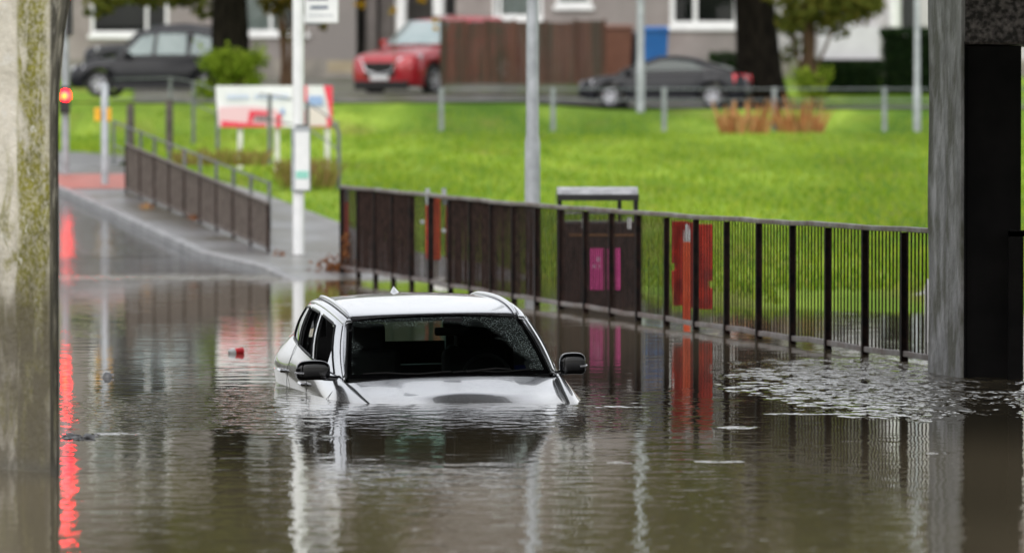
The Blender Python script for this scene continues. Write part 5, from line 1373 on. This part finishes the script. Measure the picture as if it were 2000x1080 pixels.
# cross members inside
mb = MB(); mb.box(-.62,.62,.83,.93,1.445,1.475); mb.box(-.5,.5,2.85,2.98,1.42,1.445); cb(mb, 'headlining_edge', M['cabin'])
# shark fin
mb = MB(); rows = []
for k in range(9):
    t = k/8; y = lerp(2.66, 2.84, t); h_ = .062*math.sin(math.pi*min(1, t*.62+.0)) if t < .99 else .0; h_ = .072*(t**1.2)*(1 if t < .8 else (1-t)/.2)
    w = .036*math.sin(math.pi*min(1,max(0,.12+t*.8)))
    z = roof_z(0, y)
    rows.append([(-w,y,z-.003), (-w*.55,y,z+h_*.55), (0,y,z+h_), (w*.55,y,z+h_*.55), (w,y,z-.003)])
mb.grid(rows); cb(mb, 'aerial_fin', M['silver'], smooth=True)
# rear window
mb = MB(); mb.grid([[(lerp(-.60,.60,i/10)*lerp(1,.88,j/4), lerp(3.16,3.0,j/4)-.06*(lerp(-1,1,i/10))**2, lerp(1.06,1.455,j/4)) for i in range(11)] for j in range(5)]); cb(mb, 'rear_window', M['rearglass'], smooth=True)
# mirrors
def mirror(s, cx, w, h_, cyc=.20, cz=None):
    mb = MB(); rows = []
    n = 9
    for i in range(n):
        t = i/(n-1); x = cx+s*(t-.5)*w
        e = math.sqrt(max(0, 1-(2*abs(t-.5))**4)); hh = h_/2*(.80+.20*e)*(1 if i not in (0, n-1) else .72); dd = .062*(.5+.5*e)
        tp = -.008*(2*(t-.5))**2*1.5
        row = []
        for k in range(14):
            a = k/14*2*math.pi; sq = lambda q: math.copysign(abs(q)**.55, q)
            row.append((x, cyc+dd*sq(math.cos(a)), cz+tp+hh*sq(math.sin(a))))
        row.append(row[0]); rows.append(row)
    mb.grid(rows); mb.poly(rows[0][:-1]); mb.poly(list(reversed(rows[-1][:-1]))); mb.rc = True
    r_ = cb(mb, 'door_mirror', M['gloss_black'], smooth=True, sub=1)
    mb = MB(); xi = cx-s*w/2
    mb.tube([(xi+s*.05, cyc+.01, cz-h_*.40), (xi-s*.03, cyc+.02, cz-h_*.46), (xi-s*.12, cyc+.05, cz-h_*.50)], [.022,.02,.03], 10); cb(mb, 'mirror_arm', M['gloss_black'], r_, smooth=True)
    mb = MB(); xo = cx+s*w/2; mb.tube([(xo-s*.055, cyc-.063, cz-.018), (xo-s*.015, cyc-.05, cz-.016), (xo+s*.003, cyc-.01, cz-.016)], .007, 8); cb(mb, 'indicator', M['headlamp'], r_, smooth=True)
mirror(-1, -1.012, .262, .150, cz=1.158); mirror(1, .945, .205, .165, cz=1.160)
# interior
mb = MB(); rows = []
for j in range(11):
    u = lerp(-1,1,j/10); rows.append([(u*.76, .10+.1*u*u, 1.085), (u*.76, .28, 1.10), (u*.76, .46, 1.085-.02*abs(u)), (u*.78, .55, 1.0), (u*.78, .58, .6)])
mb.grid(rows); cb(mb, 'dashboard', M['cabin'], smooth=True)
for x in (-.45, .37):
    mb = MB(); mb.box(x-.25, x+.25, 1.15, 1.27, .55, 1.20); mb.box(x-.23, x+.23, .75, 1.2, .5, .62); st = cb(mb, 'seat', M['cabin'], bevel=.05)
    mb = MB(); mb.box(x-.14, x+.14, 1.20, 1.29, 1.20, 1.40); cb(mb, 'headrest', M['cabin'], st, bevel=.035)
mb = MB(); mb.box(-.62, .62, 2.0, 2.15, .55, 1.00); rs = cb(mb, 'rear_seat', M['cabin'], bevel=.04)
for x in (-.42, .42):
    mb = MB(); mb.box(x-.12, x+.12, 2.05, 2.12, .99, 1.14); cb(mb, 'headrest', M['cabin'], rs, bevel=.03)
mb = MB(); cx_, cy_, cz_ = .37, .62, 1.02
mb.tube([(cx_+.185*math.cos(a), cy_+.06*math.sin(a), cz_+.17*math.sin(a)) for a in [k*2*math.pi/24 for k in range(25)]], .014, 8, cap=False); cb(mb, 'steering_wheel', mat('wheel_rim_dark', (.03,.03,.032), rough=.35), smooth=True)
mb = MB(); mb.box(-.02, .24, .66, .70, 1.345, 1.41); im = cb(mb, 'interior_mirror', M['cabin'], bevel=.02)
mb = MB(); mb.box(.06, .20, .70, .80, 1.40, 1.475); cb(mb, 'sensor_box', M['cabin'], im, bevel=.01)
mb = MB(); mb.box(-.80,.80,.55,3.1,.30,.34); mb.box(-.86,-.84,.3,3.0,.34,1.08); mb.box(.84,.86,.3,3.0,.34,1.08); mb.box(-.7,.7,.56,.60,.34,.95); cb(mb, 'floor_pan', M['cabin'])
mb = MB(); mb.grid([[(lerp(-.66,.66,i/6), lerp(.86,2.95,j/8), spl(RC, lerp(.86,2.95,j/8))-.035-.05*abs(lerp(-1,1,i/6))**2.3) for i in range(7)] for j in range(9)]); cb(mb, 'headlining', M['cabin'], smooth=True)
# wheels below the flood
for s in (-1, 1):
    for y in (-.62, 2.15):
        mb = MB(); mb.lathe([(.20,-.10),(.31,-.10),(.34,-.06),(.34,.06),(.31,.10),(.20,.10)], (s*.80, y, .34), 24, 'x'); w = cb(mb, 'wheel', M['tyre'], smooth=True)
        mb = MB(); mb.lathe([(.21,s*.09),(.05,s*.07),(0,s*.07)], (s*.80, y, .34), 24, 'x'); cb(mb, 'rim', M['alloy'], w, smooth=True)

for s in (-1, 1):
    mb = MB(); mb.grid([[SP(lerp(.62,1.0,i/8), lerp(-.1,1.0,j/5), s)-Vector((s*.05,0,0)) for j in range(6)]+[Vector((s*.50, lerp(1.9,2.95,i/8), 1.44))] for i in range(9)], flip=s < 0)
    mb.box(min(s*.50,s*.62), max(s*.50,s*.62), 2.0, 2.95, .9, 1.38); mb.box(min(s*.44,s*.60), max(s*.44,s*.60), 2.962, 3.03, .8, 1.38); mb.box(min(s*.40,s*.66), max(s*.40,s*.66), 1.93, 1.985, .8, 1.42); mb.box(min(s*.6605,s*.80), max(s*.6605,s*.80), 1.93, 1.985, .8, 1.24); cb(mb, 'rear_trim', M['cabin'])
